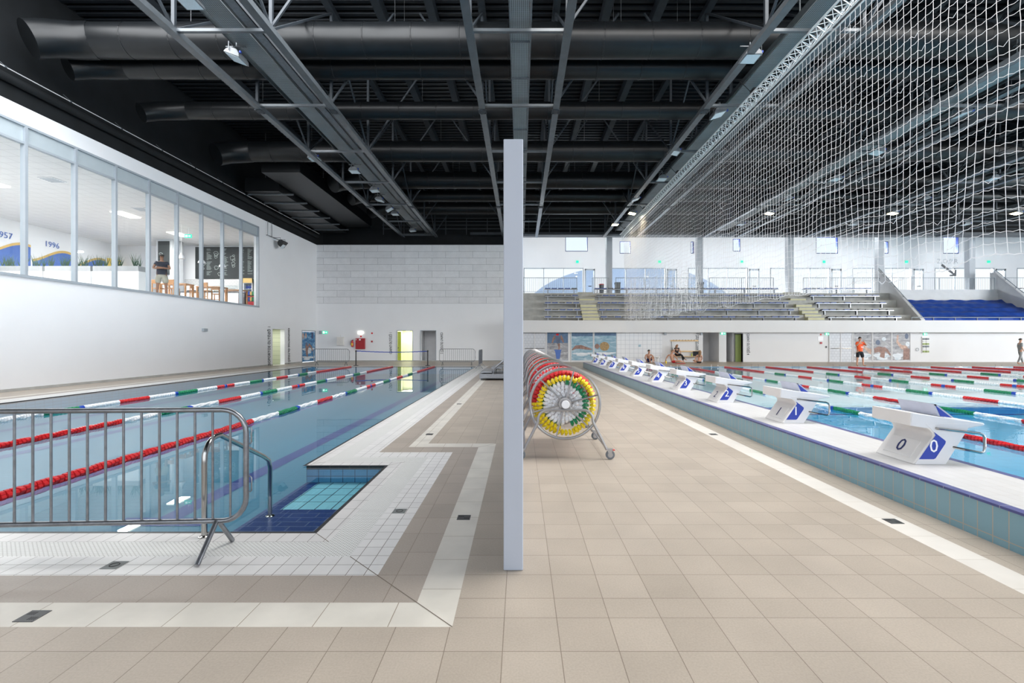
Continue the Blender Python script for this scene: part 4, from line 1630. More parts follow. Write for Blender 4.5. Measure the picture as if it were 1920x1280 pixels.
def picture(name, label, origin, w, h, axis, base, shapes, parent=None):
    """flat printed panel: base colour plus flat printed colour areas; axis 'X' faces +X, 'Y' faces -Y"""
    t = thing(name, label, 'picture', origin)

    def q(pts, d):
        if axis == 'Y':
            return [(p[0] * w, -d, p[1] * h) for p in pts]
        return [(d, p[0] * w, p[1] * h) for p in pts]
    b = MB()
    sq_ = [(0, 0), (1, 0), (1, 1), (0, 1)]
    b.add(q(sq_, 0.0) + q(sq_, 0.02), [(4, 5, 6, 7), (0, 1, 5, 4), (1, 2, 6, 5), (2, 3, 7, 6), (3, 0, 4, 7)])
    b.build('panel', base, t, recalc=True)
    for i, (nm, m_, pts) in enumerate(shapes):
        b = MB()
        b.poly(q(pts, 0.022 + 0.0015 * i))
        b.build(nm, m_, t)
    return t


def blob(cx, cy, rx, ry, n=18, wob=0.0, ph=0.0, rot=0.0):
    out = []
    for k in range(n):
        a = 2 * PI * k / n
        r = 1 + wob * math.sin(3 * a + ph) + wob * 0.6 * math.sin(5 * a + 2 * ph)
        x, y = rx * r * math.cos(a), ry * r * math.sin(a)
        out.append((min(0.995, max(0.005, cx + x * math.cos(rot) - y * math.sin(rot))), min(0.995, max(0.005, cy + x * math.sin(rot) + y * math.cos(rot)))))
    return out


def stroke(pts, w):
    L, R2 = [], []
    for i, p in enumerate(pts):
        a = pts[max(0, i - 1)]
        b = pts[min(len(pts) - 1, i + 1)]
        dx, dy = b[0] - a[0], b[1] - a[1]
        d = math.hypot(dx, dy) or 1
        ww = w[i] if isinstance(w, (list, tuple)) else w
        L.append((p[0] - dy / d * ww, p[1] + dx / d * ww))
        R2.append((p[0] + dy / d * ww, p[1] - dx / d * ww))
    return [(min(0.995, max(0.005, x)), min(0.995, max(0.005, y))) for x, y in L + R2[::-1]]


def splash(name, c, dark, sc_=3.0, mid=(0.55, 0.7, 0.82)):
    m, n, l, b = new_mat(name)
    t = n.new('ShaderNodeTexCoord')
    ns = n.new('ShaderNodeTexNoise')
    ns.inputs['Scale'].default_value = sc_
    ns.inputs['Detail'].default_value = 6
    ns.inputs['Roughness'].default_value = 0.7
    ns.inputs['Distortion'].default_value = 0.8
    mp = n.new('ShaderNodeMapping')
    mp.inputs['Scale'].default_value = (0.5, 0.5, 1.7)
    r = n.new('ShaderNodeValToRGB')
    r.color_ramp.elements[0].position = 0.36
    r.color_ramp.elements[0].color = tuple(dark) + (1,)
    r.color_ramp.elements[1].position = 0.72
    r.color_ramp.elements[1].color = tuple(mid) + (1,)
    e = r.color_ramp.elements.new(0.5)
    e.color = tuple(c) + (1,)
    l.new(t.outputs['Object'], mp.inputs[0])
    l.new(mp.outputs[0], ns.inputs['Vector'])
    l.new(ns.outputs[0], r.inputs[0])
    l.new(r.outputs[0], b.inputs['Base Color'])
    b.inputs['Roughness'].default_value = 0.6
    return m


M['print_blue'] = splash('printed_blue_water', (0.04, 0.20, 0.40), (0.02, 0.09, 0.25))
M['print_pale'] = splash('printed_pale_water', (0.28, 0.43, 0.52), (0.16, 0.30, 0.40), mid=(0.66, 0.72, 0.76))
M['print_grey'] = splash('printed_grey_spray', (0.36, 0.36, 0.38), (0.20, 0.21, 0.23), mid=(0.66, 0.67, 0.70))
M['print_foam'] = splash('printed_foam', (0.66, 0.70, 0.74), (0.40, 0.50, 0.56), mid=(0.85, 0.86, 0.88))
M['print_dark'] = mat('printed_dark_blue', (0.10, 0.17, 0.28), 0.6, var=0.2)
M['print_skin'] = mat('printed_skin', (0.27, 0.16, 0.13), 0.6, var=0.3, vscale=6)
M['print_skin2'] = mat('printed_pale_skin', (0.50, 0.34, 0.27), 0.6, var=0.25, vscale=6)
M['print_ball'] = mat('printed_golden_ball', (0.36, 0.24, 0.11), 0.6, var=0.3, vscale=14)
M['print_cap'] = mat('printed_navy_cap', (0.10, 0.13, 0.20), 0.6, var=0.2)

picture('wall_picture', 'tall printed picture of a swimmer in blue water by the far left corner', (-16.05, 35.42, 0.05), 2.26, 2.22, 'X', 'print_blue', [
    ('print_foam', 'print_foam', blob(0.5, 0.38, 0.36, 0.10, wob=0.3)),
    ('print_foam', 'print_foam', blob(0.45, 0.12, 0.40, 0.06, wob=0.3, ph=1)),
    ('print_figure', 'print_skin', stroke([(0.32, 0.60), (0.36, 0.45), (0.38, 0.28), (0.42, 0.16)], [0.05, 0.09, 0.08, 0.03])),
    ('print_figure', 'print_skin', stroke([(0.40, 0.40), (0.55, 0.57), (0.72, 0.48), (0.82, 0.34)], [0.05, 0.05, 0.045, 0.03])),
    ('print_cap', 'print_cap', blob(0.36, 0.60, 0.08, 0.045)),
    ('print_figure', 'print_skin2', blob(0.1, 0.86, 0.06, 0.10)),
    ('print_figure', 'print_skin2', blob(0.3, 0.88, 0.06, 0.09)),
    ('print_banner', 'navy_print', [(0.72, 0.78), (0.86, 0.78), (0.86, 0.99), (0.72, 0.99)])])
fr = MB()
fr.box(-16.02, -15.98, 35.36, 35.42, 0, 2.36)
fr.box(-16.02, -15.98, 37.68, 37.74, 0, 2.36)
fr.box(-16.02, -15.98, 35.36, 37.74, 2.32, 2.38)
struct('trim_2', fr, 'frame_grey')

# upright lettering by the doorways
text_obj('wall_lettering', 'CSOPORTOS ÖLTÖZŐ 1', 0.40, (-15.98, wy(504.5), 1.22), (0, 0, 0), 'ink', None, 'black upright lettering left of the pale green tiled doorway', 'lettering', sx=0.60, bold=0.004)
bpy.context.scene.objects['wall_lettering'].rotation_euler = Matrix(((0, 0, 1), (0, -1, 0), (1, 0, 0))).to_euler()
tl = text_obj('wall_lettering', 'CSOPORTOS ÖLTÖZŐ 2', 0.34, (-15.98, wy(541), 1.22), (0, 0, 0), 'ink', None, 'black upright lettering right of the pale green tiled doorway', 'lettering', sx=0.68, bold=0.004)
tl.rotation_euler = Matrix(((0, 0, 1), (0, 1, 0), (-1, 0, 0))).to_euler()


def up_text(body, px, pyc, hpx, wpx, K_, Y, up, label):
    """lettering rotated to read upwards or downwards on a wall facing -Y"""
    t_ = text_obj('wall_lettering', body, 1.0, (0, 0, 0), (0, 0, 0), 'ink', None, label, 'lettering', bold=0.012)
    vs = [v.co for v in t_.data.vertices]
    L = max(v.x for v in vs) - min(v.x for v in vs)
    H = max(v.y for v in vs) - min(v.y for v in vs)
    t_.data.transform(Matrix.Diagonal((hpx * K_ / L, wpx * K_ / H, 1, 1)))
    t_.location = ((px - 976) * K_, Y, EYE + (639 - pyc) * K_)
    if up:   # reads from bottom to top
        t_.rotation_euler = Matrix(((0, -1, 0), (0, 0, -1), (1, 0, 0))).to_euler()
    else:
        t_.rotation_euler = Matrix(((0, 1, 0), (0, 0, -1), (-1, 0, 0))).to_euler()
    return t_


up_text('CSAPAT ÖLTÖZŐ 1', 733, 643, 40, 6, KL, 37.985, True, 'black upright lettering left of the yellow doorway')
up_text('CSAPAT ÖLTÖZŐ 2', 828, 643, 40, 6, KL, 37.985, False, 'black upright lettering right of the grey doorway')
up_text('CSAPAT ÖLTÖZŐ 3', 1308, 643, 37, 6, K, 36.585, True, 'black upright lettering beside the wooden coat rack')
up_text('CSAPAT ÖLTÖZŐ 4', 1402.5, 645, 40, 6, K, 36.585, False, 'black upright lettering right of the olive door')


# small wall items
def wall_box(name, label, cat, px0, px1, py0, py1, K_, Y, depth, m_, group=None, bevel=0.0):
    b = MB()
    x0, x1 = (px0 - 976) * K_, (px1 - 976) * K_
    z1, z0 = EYE + (639 - py0) * K_, EYE + (639 - py1) * K_
    b.box(x0, x1, Y - depth, Y, z0, z1)
    return tag(b.build(name, m_, bevel=bevel), label, cat, group)


def exit_sign(px0, px1, py0, py1, K_, Y, label):
    t = thing('exit_sign', label, 'exit sign', ((px0 - 976) * K_, Y, EYE + (639 - py1) * K_))
    w, h = (px1 - px0) * K_, (py1 - py0) * K_
    b = MB()
    b.box(0, w, -0.05, 0, 0, h)
    b.build('sign_plate', 'lit_green', t)
    b = MB()
    b.box(w * 0.1, w * 0.45, -0.055, -0.05, h * 0.15, h * 0.85)
    b.prism([(w * 0.55, h * 0.45), (w * 0.75, h * 0.45), (w * 0.75, h * 0.2), (w * 0.95, h * 0.5), (w * 0.75, h * 0.8), (w * 0.75, h * 0.55), (w * 0.55, h * 0.55)], 'Y', -0.055, -0.05)
    b.build('pictogram', 'lit_white', t)


exit_sign(605, 614, 620.5, 625.5, KL, 38, 'lit green exit sign high on the wall beside the swimmer picture')
exit_sign(1351, 1360, 623, 627, K, 36.6, 'lit green exit sign on the white pillar by the olive door')
exit_sign(1547, 1554, 624, 628, K, 36.6, 'lit green exit sign above the grey double doors')
exit_sign(1731, 1738, 624, 628, K, 36.6, 'lit green exit sign above the notice holder near the right edge')
wall_box('loudspeaker', 'small grey wall loudspeaker beside the lit exit sign on the left', 'loudspeaker', 599, 604, 620, 626, KL, 38, 0.12, 'frame_grey', bevel=0.01)
wall_box('wall_lamp', 'bright emergency wall lamp above the red fire cabinet', 'wall lamp', 671.5, 681, 621.5, 625.5, KL, 38, 0.08, 'lit')
t = thing('control_cabinet', 'grey metal cabinet on the wall left of the fire extinguisher', 'cabinet', (lx(633), 38, lz(647)))
b = MB()
b.box(0, lx(645) - lx(633), -0.2, 0, 0, lz(631.5) - lz(647))
b.build('body', 'block_grey', t, bevel=0.01)
b = MB()
b.tube([(0.28, -0.1, 0.64), (0.28, -0.1, 0.84)], 0.02, 6)
b.build('conduit', 'block_grey', t)
t = thing('fire_hose_cabinet', 'dark red fire hose cabinet below the bright lamp on the white end wall', 'fire cabinet', (lx(668), 38, lz(654)))
w, h = lx(685) - lx(668), lz(634) - lz(654)
b = MB()
b.box(0, w, -0.2, 0, 0, h)
b.build('body', 'redbox', t, bevel=0.01)
b = MB()
b.box(w * 0.4, w * 0.58, -0.205, -0.2, h * 0.8, h * 0.94)
b.box(w * 0.05, w * 0.12, -0.205, -0.2, h * 0.82, h * 0.94)
b.build('white_sign', 'white_ink', t)
b = MB()
b.box(w * 0.04, w * 0.09, -0.215, -0.2, h * 0.42, h * 0.55)
b.build('latch', 'blackp', t)
t = thing('fire_extinguisher', 'red fire extinguisher hanging left of the red cabinet', 'fire extinguisher', (lx(661.5), 37.885, lz(650)))
b = MB()
b.lathe([(0.02, 0), (0.095, 0.02), (0.1, 0.35), (0.08, 0.43), (0.03, 0.48), (0.03, 0.52)], 14)
b.build('cylinder', 'red', t, smooth=True)
b = MB()
b.tube([(0, 0, 0.5), (-0.08, -0.02, 0.5), (-0.15, -0.03, 0.38), (-0.15, -0.03, 0.15)], 0.018, 6)
b.build('hose', 'blackp', t, smooth=True)
b = MB()
b.box(-0.03, 0.08, -0.02, 0.02, 0.5, 0.55)
b.build('handle', 'blackp', t)
b = MB()
b.box(-0.05, 0.05, 0.05, 0.115, 0.3, 0.34)
b.build('wall_hook', 'blackp', t)
b = MB()
b.box(-0.04, 0.06, -0.108, -0.09, 0.1, 0.3)
b.build('instruction_label', 'yellow', t)
wall_box('safety_sign', 'small red fire sign just above the fire hose cabinet', 'sign', 675.3, 678.3, 629, 632, KL, 38, 0.01, 'red', 'small red wall signs')
wall_box('safety_sign', 'small red sign on the wall right of the fire cabinet', 'sign', 696, 699, 623, 626, KL, 38, 0.01, 'red', 'small red wall signs')
wall_box('alarm_button', 'small red alarm button below the red sign right of the fire cabinet', 'alarm button', 696, 699, 638.5, 641.5, KL, 38, 0.06, 'redbox', 'small red wall signs')
# grey speaker on the left wall
b = MB()
b.box(-16.0, -15.88, wy(378), wy(385.5), 2.07, 2.22)
tag(b.build('wall_socket_box', 'frame_grey', bevel=0.01), 'small grey junction box on the long white wall below the glazing', 'junction box')

# pictures and doors on the far lower wall, seen right of the partition
def far_picture(px0, px1, label, base, shapes, py0=622.8, py1=675.3):
    x0, x1 = bx(px0), bx(px1)
    t_ = picture('wall_picture', label, (x0, 36.6, bz(py1)), x1 - x0, bz(py0) - bz(py1), 'Y', base, shapes)
    b_ = MB()
    for x in (x0 - 0.05, x1):
        b_.box(x, x + 0.05, 36.565, 36.6, bz(py1) - 0.05, bz(py0) + 0.03)
    b_.box(x0, x1, 36.565, 36.6, bz(py1) - 0.06, bz(py1))
    for i, v in enumerate(b_.v):
        b_.v[i] = (v[0] - x0, v[1] - 36.6, v[2] - bz(py1))
    b_.build('frame', 'conc_light', t_)
    return t_


far_picture(1026, 1065, 'printed picture of a swimmer bending on a starting block, behind the reels', 'print_dark', [
    ('print_panel', 'print_grey', [(0.01, 0.01), (0.99, 0.01), (0.99, 0.62), (0.01, 0.62)]),
    ('print_figure', 'print_skin', stroke([(0.24, 0.62), (0.30, 0.76), (0.40, 0.86)], [0.03, 0.05, 0.07])),
    ('print_figure', 'print_skin', stroke([(0.78, 0.64), (0.72, 0.76), (0.62, 0.86)], [0.03, 0.05, 0.07])),
    ('print_figure', 'print_cap', stroke([(0.51, 0.88), (0.52, 0.74), (0.54, 0.60)], [0.13, 0.12, 0.07])),
    ('print_figure', 'print_skin', stroke([(0.54, 0.60), (0.58, 0.48), (0.55, 0.34)], [0.06, 0.045, 0.03])),
    ('print_cap', 'cloth_red', blob(0.49, 0.92, 0.075, 0.04)),
    ('print_block', 'banner_blue', [(0.32, 0.38), (0.70, 0.38), (0.66, 0.32), (0.60, 0.05), (0.44, 0.05), (0.38, 0.32)])])
far_picture(1071.5, 1111.5, 'printed picture of a swimmer\'s arm in pale water, behind the farthest blocks', 'print_pale', [
    ('print_crowd', 'print_dark', [(0.01, 0.86), (0.99, 0.86), (0.99, 0.99), (0.01, 0.99)]),
    ('print_figure', 'print_skin', stroke([(0.02, 0.37), (0.2, 0.47), (0.45, 0.48), (0.7, 0.43), (0.95, 0.39)], [0.02, 0.06, 0.07, 0.05, 0.02])),
    ('print_foam', 'print_foam', blob(0.5, 0.22, 0.42, 0.06, wob=0.25))])
far_picture(1114.5, 1155.5, 'printed picture of a golden ball in pale water, behind the farthest blocks', 'print_pale', [
    ('print_crowd', 'print_dark', [(0.01, 0.88), (0.99, 0.88), (0.99, 0.99), (0.01, 0.99)]),
    ('print_figure', 'print_skin', blob(0.12, 0.50, 0.11, 0.09)),
    ('print_ball', 'print_ball', blob(0.46, 0.50, 0.22, 0.16)),
    ('print_foam', 'print_foam', blob(0.5, 0.25, 0.42, 0.05, wob=0.25))])
far_picture(1601, 1634, 'left third of the water polo picture, behind the man in orange', 'print_grey', [
    ('print_foam', 'print_foam', blob(0.5, 0.14, 0.46, 0.12, wob=0.2)),
    ('print_figure', 'print_skin2', stroke([(0.50, 0.52), (0.75, 0.38), (0.99, 0.30)], [0.04, 0.06, 0.10]))])
far_picture(1637, 1670, 'middle third of the water polo picture with two players grappling', 'print_grey', [
    ('print_foam', 'print_foam', blob(0.5, 0.14, 0.46, 0.12, wob=0.2)),
    ('print_figure', 'print_skin', stroke([(0.05, 0.34), (0.3, 0.40), (0.55, 0.36), (0.5, 0.1)], [0.08, 0.10, 0.16, 0.14])),
    ('print_figure', 'print_skin', stroke([(0.6, 0.42), (0.8, 0.34), (0.98, 0.18)], [0.07, 0.06, 0.04])),
    ('print_cap', 'print_cap', blob(0.26, 0.64, 0.13, 0.09)),
    ('print_cap', 'print_foam', blob(0.60, 0.76, 0.12, 0.07))])
far_picture(1673, 1706, 'right third of the water polo picture with one arm raised', 'print_grey', [
    ('print_foam', 'print_foam', blob(0.3, 0.14, 0.28, 0.12, wob=0.2)),
    ('print_figure', 'print_skin2', stroke([(0.30, 0.90), (0.27, 0.66), (0.5, 0.48), (0.85, 0.42)], [0.05, 0.06, 0.07, 0.10])),
    ('print_figure', 'print_skin', [(0.60, 0.02), (0.97, 0.02), (0.97, 0.42), (0.62, 0.44)]),
    ('print_cap', 'print_foam', blob(0.86, 0.58, 0.12, 0.09)),
    ('print_cap', 'print_cap', blob(0.80, 0.86, 0.10, 0.10))])

# perforated double doors
def far_double(px0, px1, n, label):
    x0, x1 = bx(px0), bx(px1)
    b = MB()
    b.box(x0, x1, 36.57, 36.6, 0, 2.27)
    d = struct('door_%d' % n, b, 'mesh_pattern', label)
    b = MB()
    for x in (x0 - 0.04, (x0 + x1) / 2 - 0.03, x1 - 0.02):
        b.box(x, x + 0.06, 36.55, 36.6, 0, 2.3)
    b.build('door_frame', 'conc_light', d)
    for a, c in ((x0 + 0.1, (x0 + x1) / 2 - 0.1), ((x0 + x1) / 2 + 0.1, x1 - 0.1)):
        b = MB()
        b.tube([(a, 36.57, 1.03), (a, 36.5, 1.03), (c, 36.5, 1.03), (c, 36.57, 1.03)], 0.018, 6)
        b.build('push_bar', 'inox', d)


far_double(982, 1023, 2, 'pale patterned doors just right of the partition')
far_double(1555, 1597, 3, 'pale patterned double doors left of the man in orange')
b = MB()
b.box(bx(1378.5), bx(1392), 36.82, 36.86, 0.01, 2.1)
d = tag(b.build('door_4', 'olive'), 'olive green door with black edge on the far lower wall', None, None, 'structure')
b = MB()
b.box(bx(1377.5) - 0.03, bx(1378.5), 36.58, 36.9, 0, 2.14)
b.box(bx(1377.5) - 0.03, bx(1392.5), 36.58, 36.9, 2.12, 2.17)
b.box(bx(1392), bx(1393), 36.58, 36.9, 0, 2.14)
b.build('door_frame', 'blackp', d)

# notice holder, ring buoy, dispensers on the far wall
t = thing('notice_holder', 'tall green and grey notice holder hanging near the right end of the far wall', 'notice holder', (bx(1728), 36.6, bz(662)))
b = MB()
b.box(0, 0.55, -0.04, 0, 0, 1.25)
b.build('back_plate', 'block_grey', t)
for k in range(6):
    b = MB()
    b.box(0.04, 0.25, -0.08, -0.04, 0.06 + k * 0.19, 0.2 + k * 0.19)
    b.box(0.29, 0.51, -0.08, -0.04, 0.06 + k * 0.19, 0.2 + k * 0.19)
    b.build('pocket', ['olive', 'conc_light', 'rubber'][k % 3], t)
b = MB()
b.tube([(bx(1719.5) + 0.11 * math.cos(a), 36.56, bz(655) + 0.11 * math.sin(a)) for a in [2 * PI * k / 20 for k in range(20)]], 0.015, 6, closed=True)
tag(b.build('hose_ring', 'frame_grey'), 'thin grey ring hanging left of the notice holder', 'ring')
wall_box('safety_sign', 'small red sign left of the far double doors', 'sign', 1537.5, 1540.5, 625.5, 628.5, K, 36.6, 0.01, 'red', 'small red far wall signs')
wall_box('notice', 'small white framed notice left of the far double doors', 'notice', 1533.5, 1543.5, 630.5, 638.5, K, 36.6, 0.015, 'white_ink')
wall_box('alarm_button', 'small round red alarm button under the white notice', 'alarm button', 1537.5, 1541, 641, 644.5, K, 36.6, 0.05, 'redbox')
wall_box('switch_box', 'small black switch on the white wall left of the double doors', 'switch', 1547.8, 1550, 648.5, 652, K, 36.6, 0.04, 'blackp')
wall_box('loudspeaker', 'grey wall loudspeaker above the coat rack\'s left end', 'loudspeaker', 1244.5, 1249, 622.5, 628, K, 36.6, 0.14, 'frame_grey', 'far wall loudspeakers')
wall_box('loudspeaker', 'grey wall loudspeaker above the upright lettering by the coat rack', 'loudspeaker', 1312.5, 1316, 622.5, 628, K, 36.6, 0.14, 'frame_grey', 'far wall loudspeakers')
wall_box('notice', 'small pale blue notice on the white tiled wall', 'notice', 1197, 1201.5, 645.5, 650, K, 36.57, 0.012, 'glass' if False else 'print_pale')

# coat rack bench
t = thing('coat_rack_bench', 'pine coat rack and bench on the far wall behind the seated woman', 'bench', (bx(1257), 36.6, 0))
Wd = bx(1309) - bx(1257)
b = MB()
b.box(0, Wd, -0.06, -0.02, bz(639.8), bz(637))
b.build('hook_rail', 'pine', t)
for k in range(8):
    b = MB()
    x = 0.2 + k * (Wd - 0.3) / 8
    b.tube([(x, -0.06, bz(638)), (x, -0.12, bz(638.2)), (x, -0.13, bz(636.3))], 0.012, 5)
    b.build('hook', 'blackp', t)
b = MB()
b.box(0, Wd, -0.12, -0.07, bz(659.5), bz(657.2))
b.build('backrest', 'pine', t)
b = MB()
for k in range(3):
    b.box(0, Wd, -0.45 + 0.14 * k, -0.34 + 0.14 * k, 0.41, 0.45)
b.build('seat', 'pine', t)
for x in (0.12, Wd - 0.12):
    b = MB()
    b.box(x - 0.02, x + 0.02, -0.05, -0.01, 0.0, bz(637))
    b.box(x - 0.02, x + 0.02, -0.42, -0.03, 0.36, 0.41)
    b.box(x - 0.02, x + 0.02, -0.42, -0.38, 0.0, 0.41)
    b.build('support', 'inox', t)
t = thing('laptop', 'open black laptop on the right end of the pine bench', 'laptop', (bx(1304), 36.3, 0.452))
b = MB()
b.box(-0.26, 0.26, -0.13, 0.13, 0, 0.02)
b.build('keyboard_base', 'cloth_black', t)
b = MB()
b.prism([(0.11, 0.02), (0.13, 0.02), (0.18, 0.36), (0.16, 0.36)], 'X', -0.23, 0.23)
b.build('screen', 'cloth_black', t)
for loc, col, lab in (((bx(1294.5), 36.3, 0.452), 'leaf', 'green drinking bottle standing on the pine bench'),
                      (((1249 - 976) * 34.0 / 906.7, 34.0, 0), 'yellow', 'yellow drinking bottle on the floor left of the sitting swimmer')):
    t = thing('drinking_bottle', lab, 'bottle', loc)
    b = MB()
    b.lathe([(0.04, 0), (0.042, 0.02), (0.042, 0.16), (0.02, 0.2)], 12)
    b.build('body', M['green_wall'] if col == 'leaf' else col, t, smooth=True)
    b = MB()
    b.lathe([(0.022, 0.2), (0.022, 0.25), (0.01, 0.26)], 10)
    b.build('cap', 'blackp', t)
t = thing('small_table', 'small round white stool beside the dark-haired seated boy', 'stool', (bx(1230) - 0.25, 35.3, 0))
b = MB()
b.lathe([(0.17, 0.38), (0.18, 0.4), (0.18, 0.43), (0.17, 0.44)], 16)
b.build('seat', 'whitep', t)
b = MB()
b.lathe([(0.16, 0), (0.13, 0.02), (0.05, 0.1), (0.05, 0.3), (0.12, 0.38)], 14)
b.build('pedestal', 'whitep', t)

# ================================================================ stands
seat_src = {}


def bench_row(x0, x1, row, y, z, label):
    t = thing('stand_bench', label, 'bench', (x0, y, z), 0, 'benches on the stand')
    L = x1 - x0
    b = MB()
    b.box(0, L, -0.19, 0.19, -0.10, -0.05)
    b.build('seat_beam', 'galv', t)
    n = max(2, int(L / 2.2) + 1)
    for k in range(n):
        b = MB()
        x = 0.3 + (L - 0.6) * k / (n - 1)
        b.box(x - 0.03, x + 0.03, -0.1, 0.1, -0.40, -0.10)
        b.build('bracket', 'galv', t)
    m = int(L / 0.53)
    for k in range(m):
        c = 'seat_dark' if random.random() < 0.25 else 'seat_blue'
        if c not in seat_src:
            b = MB()
            b.prism([(-0.2, -0.05), (0.2, -0.05), (0.23, 0.0), (0.2, 0.035), (0, 0.02), (-0.2, 0.035), (-0.23, 0.0)], 'Y', -0.21, 0.17)
            o = b.build('seat_pad', c, t)
            seat_src[c] = o
        else:
            o = seat_src[c].copy()
            COL.objects.link(o)
            o.parent = t
        o.location = (0.3 + k * (L - 0.6) / max(1, m - 1), 0, 0)


row_y = [37.0, 37.75, 38.5, 39.25, 40.05]
row_z = [3.44, 4.03, 4.63, 5.28, 5.93]
rown = ['front', 'second', 'third', 'fourth', 'top']
for i in range(5):
    y, z = row_y[i], row_z[i]
    k_ = y / 906.7
    bench_row((1020 - 976) * k_ + 0.0, 4.72, i, y, z, 'short bench row left of the first yellow stairs, %s row' % rown[i])
    xs2 = 22.0 - 0.35
    bench_row(6.05, xs2 - 0.35 * 1, i, y, z, 'long bench row between the two yellow stairs, %s row' % rown[i])
    bench_row(23.4, 29.0, i, y, z, 'bench row right of the second yellow stairs, %s row' % rown[i])
bench_row(40.6, 48, 4, 40.05, 5.93, 'top bench row at the right edge beyond the blue covered block')
bench_row(41.6, 48, 3, 39.25, 5.28, 'fourth bench row at the right edge beyond the blue covered block')

for nm, xc in (('first', 5.38), ('second', 22.55), ('third', 41.0 - 1.6)):
    if nm == 'third':
        continue
    b = MB()
    ns = 10
    for k in range(ns):
        yy = 36.46 + k * 0.40
        zz = 3.10 + k * 0.278
        b.cur = 0
        b.box(xc - 0.63, xc + 0.63, yy, yy + 0.41, zz - 0.45, zz + 0.03)
        b.cur = 1
        b.box(xc - 0.63, xc + 0.63, yy - 0.02, yy, zz - 0.04, zz + 0.03)
        b.box(xc - 0.63, xc + 0.63, yy - 0.02, yy, zz - 0.25, zz - 0.17)
    struct('stairs', b, ['step_yellow', 'conc'], '%s pale yellow stairs up the stand' % nm)

# sloping side walls around the covered block, and the blue cover
b = MB()
b.prism([(36.46, 3.12), (36.46, 3.2), (40.9, 7.6), (41.2, 7.6), (41.2, 3.12)], 'X', 30.2, 30.5)
struct('wall_stand_left', b, 'conc_light')
b = MB()
b.prism([(36.46, 3.12), (36.46, 3.3), (40.9, 7.4), (41.2, 7.4), (41.2, 3.12)], 'X', 40.0, 40.3)
struct('wall_stand_right', b, 'conc_light')
b = MB()
b.box(30.5, 40.0, 40.6, 40.8, 3.0, 5.9)
struct('wall_stand_back', b, 'conc_light')
cv = MB()
nx_, ny_ = 60, 24
vs = []
for j in range(ny_ + 1):
    v = j / ny_
    for i in range(nx_ + 1):
        u = i / nx_
        x = 30.55 + 9.4 * u
        y = 36.55 + 3.6 * v
        z = 3.25 + 1.70 * v + 0.05 * math.sin(v * 26) + 0.035 * math.sin(u * 30 + 3 * v) * math.sin(v * 26 + 1) + 0.015 * math.sin(u * 71)
        if j == 0:
            z = 3.0
        vs.append((x, y, z))
fs = [(j * (nx_ + 1) + i, j * (nx_ + 1) + i + 1, (j + 1) * (nx_ + 1) + i + 1, (j + 1) * (nx_ + 1) + i) for j in range(ny_) for i in range(nx_)]
cv.add(vs, fs)
tag(cv.build('tarpaulin', 'tarp', smooth=True), 'blue tarpaulin covering a block of the stand at the right', 'tarpaulin')


def railing(label, p0, p1, h, npost, nbal, grp, name='gallery_railing'):
    """rail from p0 to p1 (both base points)"""
    t = thing(name, label, 'railing', (0, 0, 0), 0, grp)
    p0, p1 = Vector(p0), Vector(p1)
    b = MB()
    b.tube([p0 + Vector((0, 0, h)), p1 + Vector((0, 0, h))], 0.028, 6)
    b.build('top_rail', 'frame_grey', t)
    if nbal:
        b = MB()
        b.tube([p0 + Vector((0, 0, 0.12)), p1 + Vector((0, 0, 0.12))], 0.018, 5)
        b.build('bottom_rail', 'frame_grey', t)
    for k in range(npost):
        p = p0.lerp(p1, k / (npost - 1))
        b = MB()
        b.tube([p, p + Vector((0, 0, h))], 0.025, 6)
        b.build('post', 'frame_grey', t)
    src = None
    for k in range(nbal):
        p = p0.lerp(p1, (k + 0.5) / nbal)
        if src is None:
            b = MB()
            b.tube([(0, 0, 0.12), (0, 0, h)], 0.010, 4)
            src = b.build('baluster', 'frame_grey', t)
            o = src
        else:
            o = src.copy()
            COL.objects.link(o)
            o.parent = t
        o.location = p
    return t


GY = 40.7
segs = [(0.0, 4.75, 'left of the first yellow stairs'), (6.05, 7.45, 'by the leftmost column'), (8.0, 15.3, 'between the two leftmost columns'),
        (15.9, 21.3, 'left of the second yellow stairs'), (23.8, 30.2, 'above the right bench block'), (30.6, 39.9, 'above the blue cover'), (40.4, 48.0, 'at the right edge of the gallery')]
for a, c, lab in segs:
    railing('steel railing with upright bars on the gallery, %s' % lab, (a, GY, 5.6), (c, GY, 5.6), 1.3, max(2, int((c - a) / 2) + 1), max(4, int((c - a) / 0.16)), 'gallery railings')
railing('low rail in front of the blue covered block', (29.6, 36.6, 3.05), (41.2, 36.6, 3.05), 0.32, 8, 0, 'stand rails', 'stand_rail')
railing('sloping handrail on the wall left of the blue cover', (30.35, 36.6, 3.3), (30.35, 41.0, 7.6), 0.18, 6, 0, 'stand rails', 'stand_rail')
railing('sloping handrail on the wall right of the blue cover', (40.15, 36.6, 3.4), (40.15, 40.9, 7.4), 0.18, 6, 0, 'stand rails', 'stand_rail')
t = thing('waste_bin', 'small dark waste bin with red top on the gallery beside the leftmost column', 'bin', (6.9, 41.2, 5.6))
b = MB()
b.lathe([(0.18, 0), (0.22, 0.7), (0.22, 0.75)], 14)
b.build('body', 'seat_dark', t)
b = MB()
b.lathe([(0.23, 0.75), (0.23, 0.82), (0.1, 0.86)], 14)
b.build('lid', 'redbox', t)
for k, x in enumerate((8.3, 16.4)):
    t = thing('waste_bin', 'grey waste bin on the gallery right of the %s column' % ('leftmost', 'second')[k], 'bin', (x - (0.0 if k == 0 else 1.0), 41.4, 5.6), 0, 'gallery bins')
    b = MB()
    b.box(-0.2, 0.2, -0.2, 0.2, 0, 0.85)
    b.build('body', 'pebble', t)
    b = MB()
    b.box(-0.23, 0.23, -0.23, 0.23, 0.85, 1.0)
    b.build('lid', 'rubber', t)
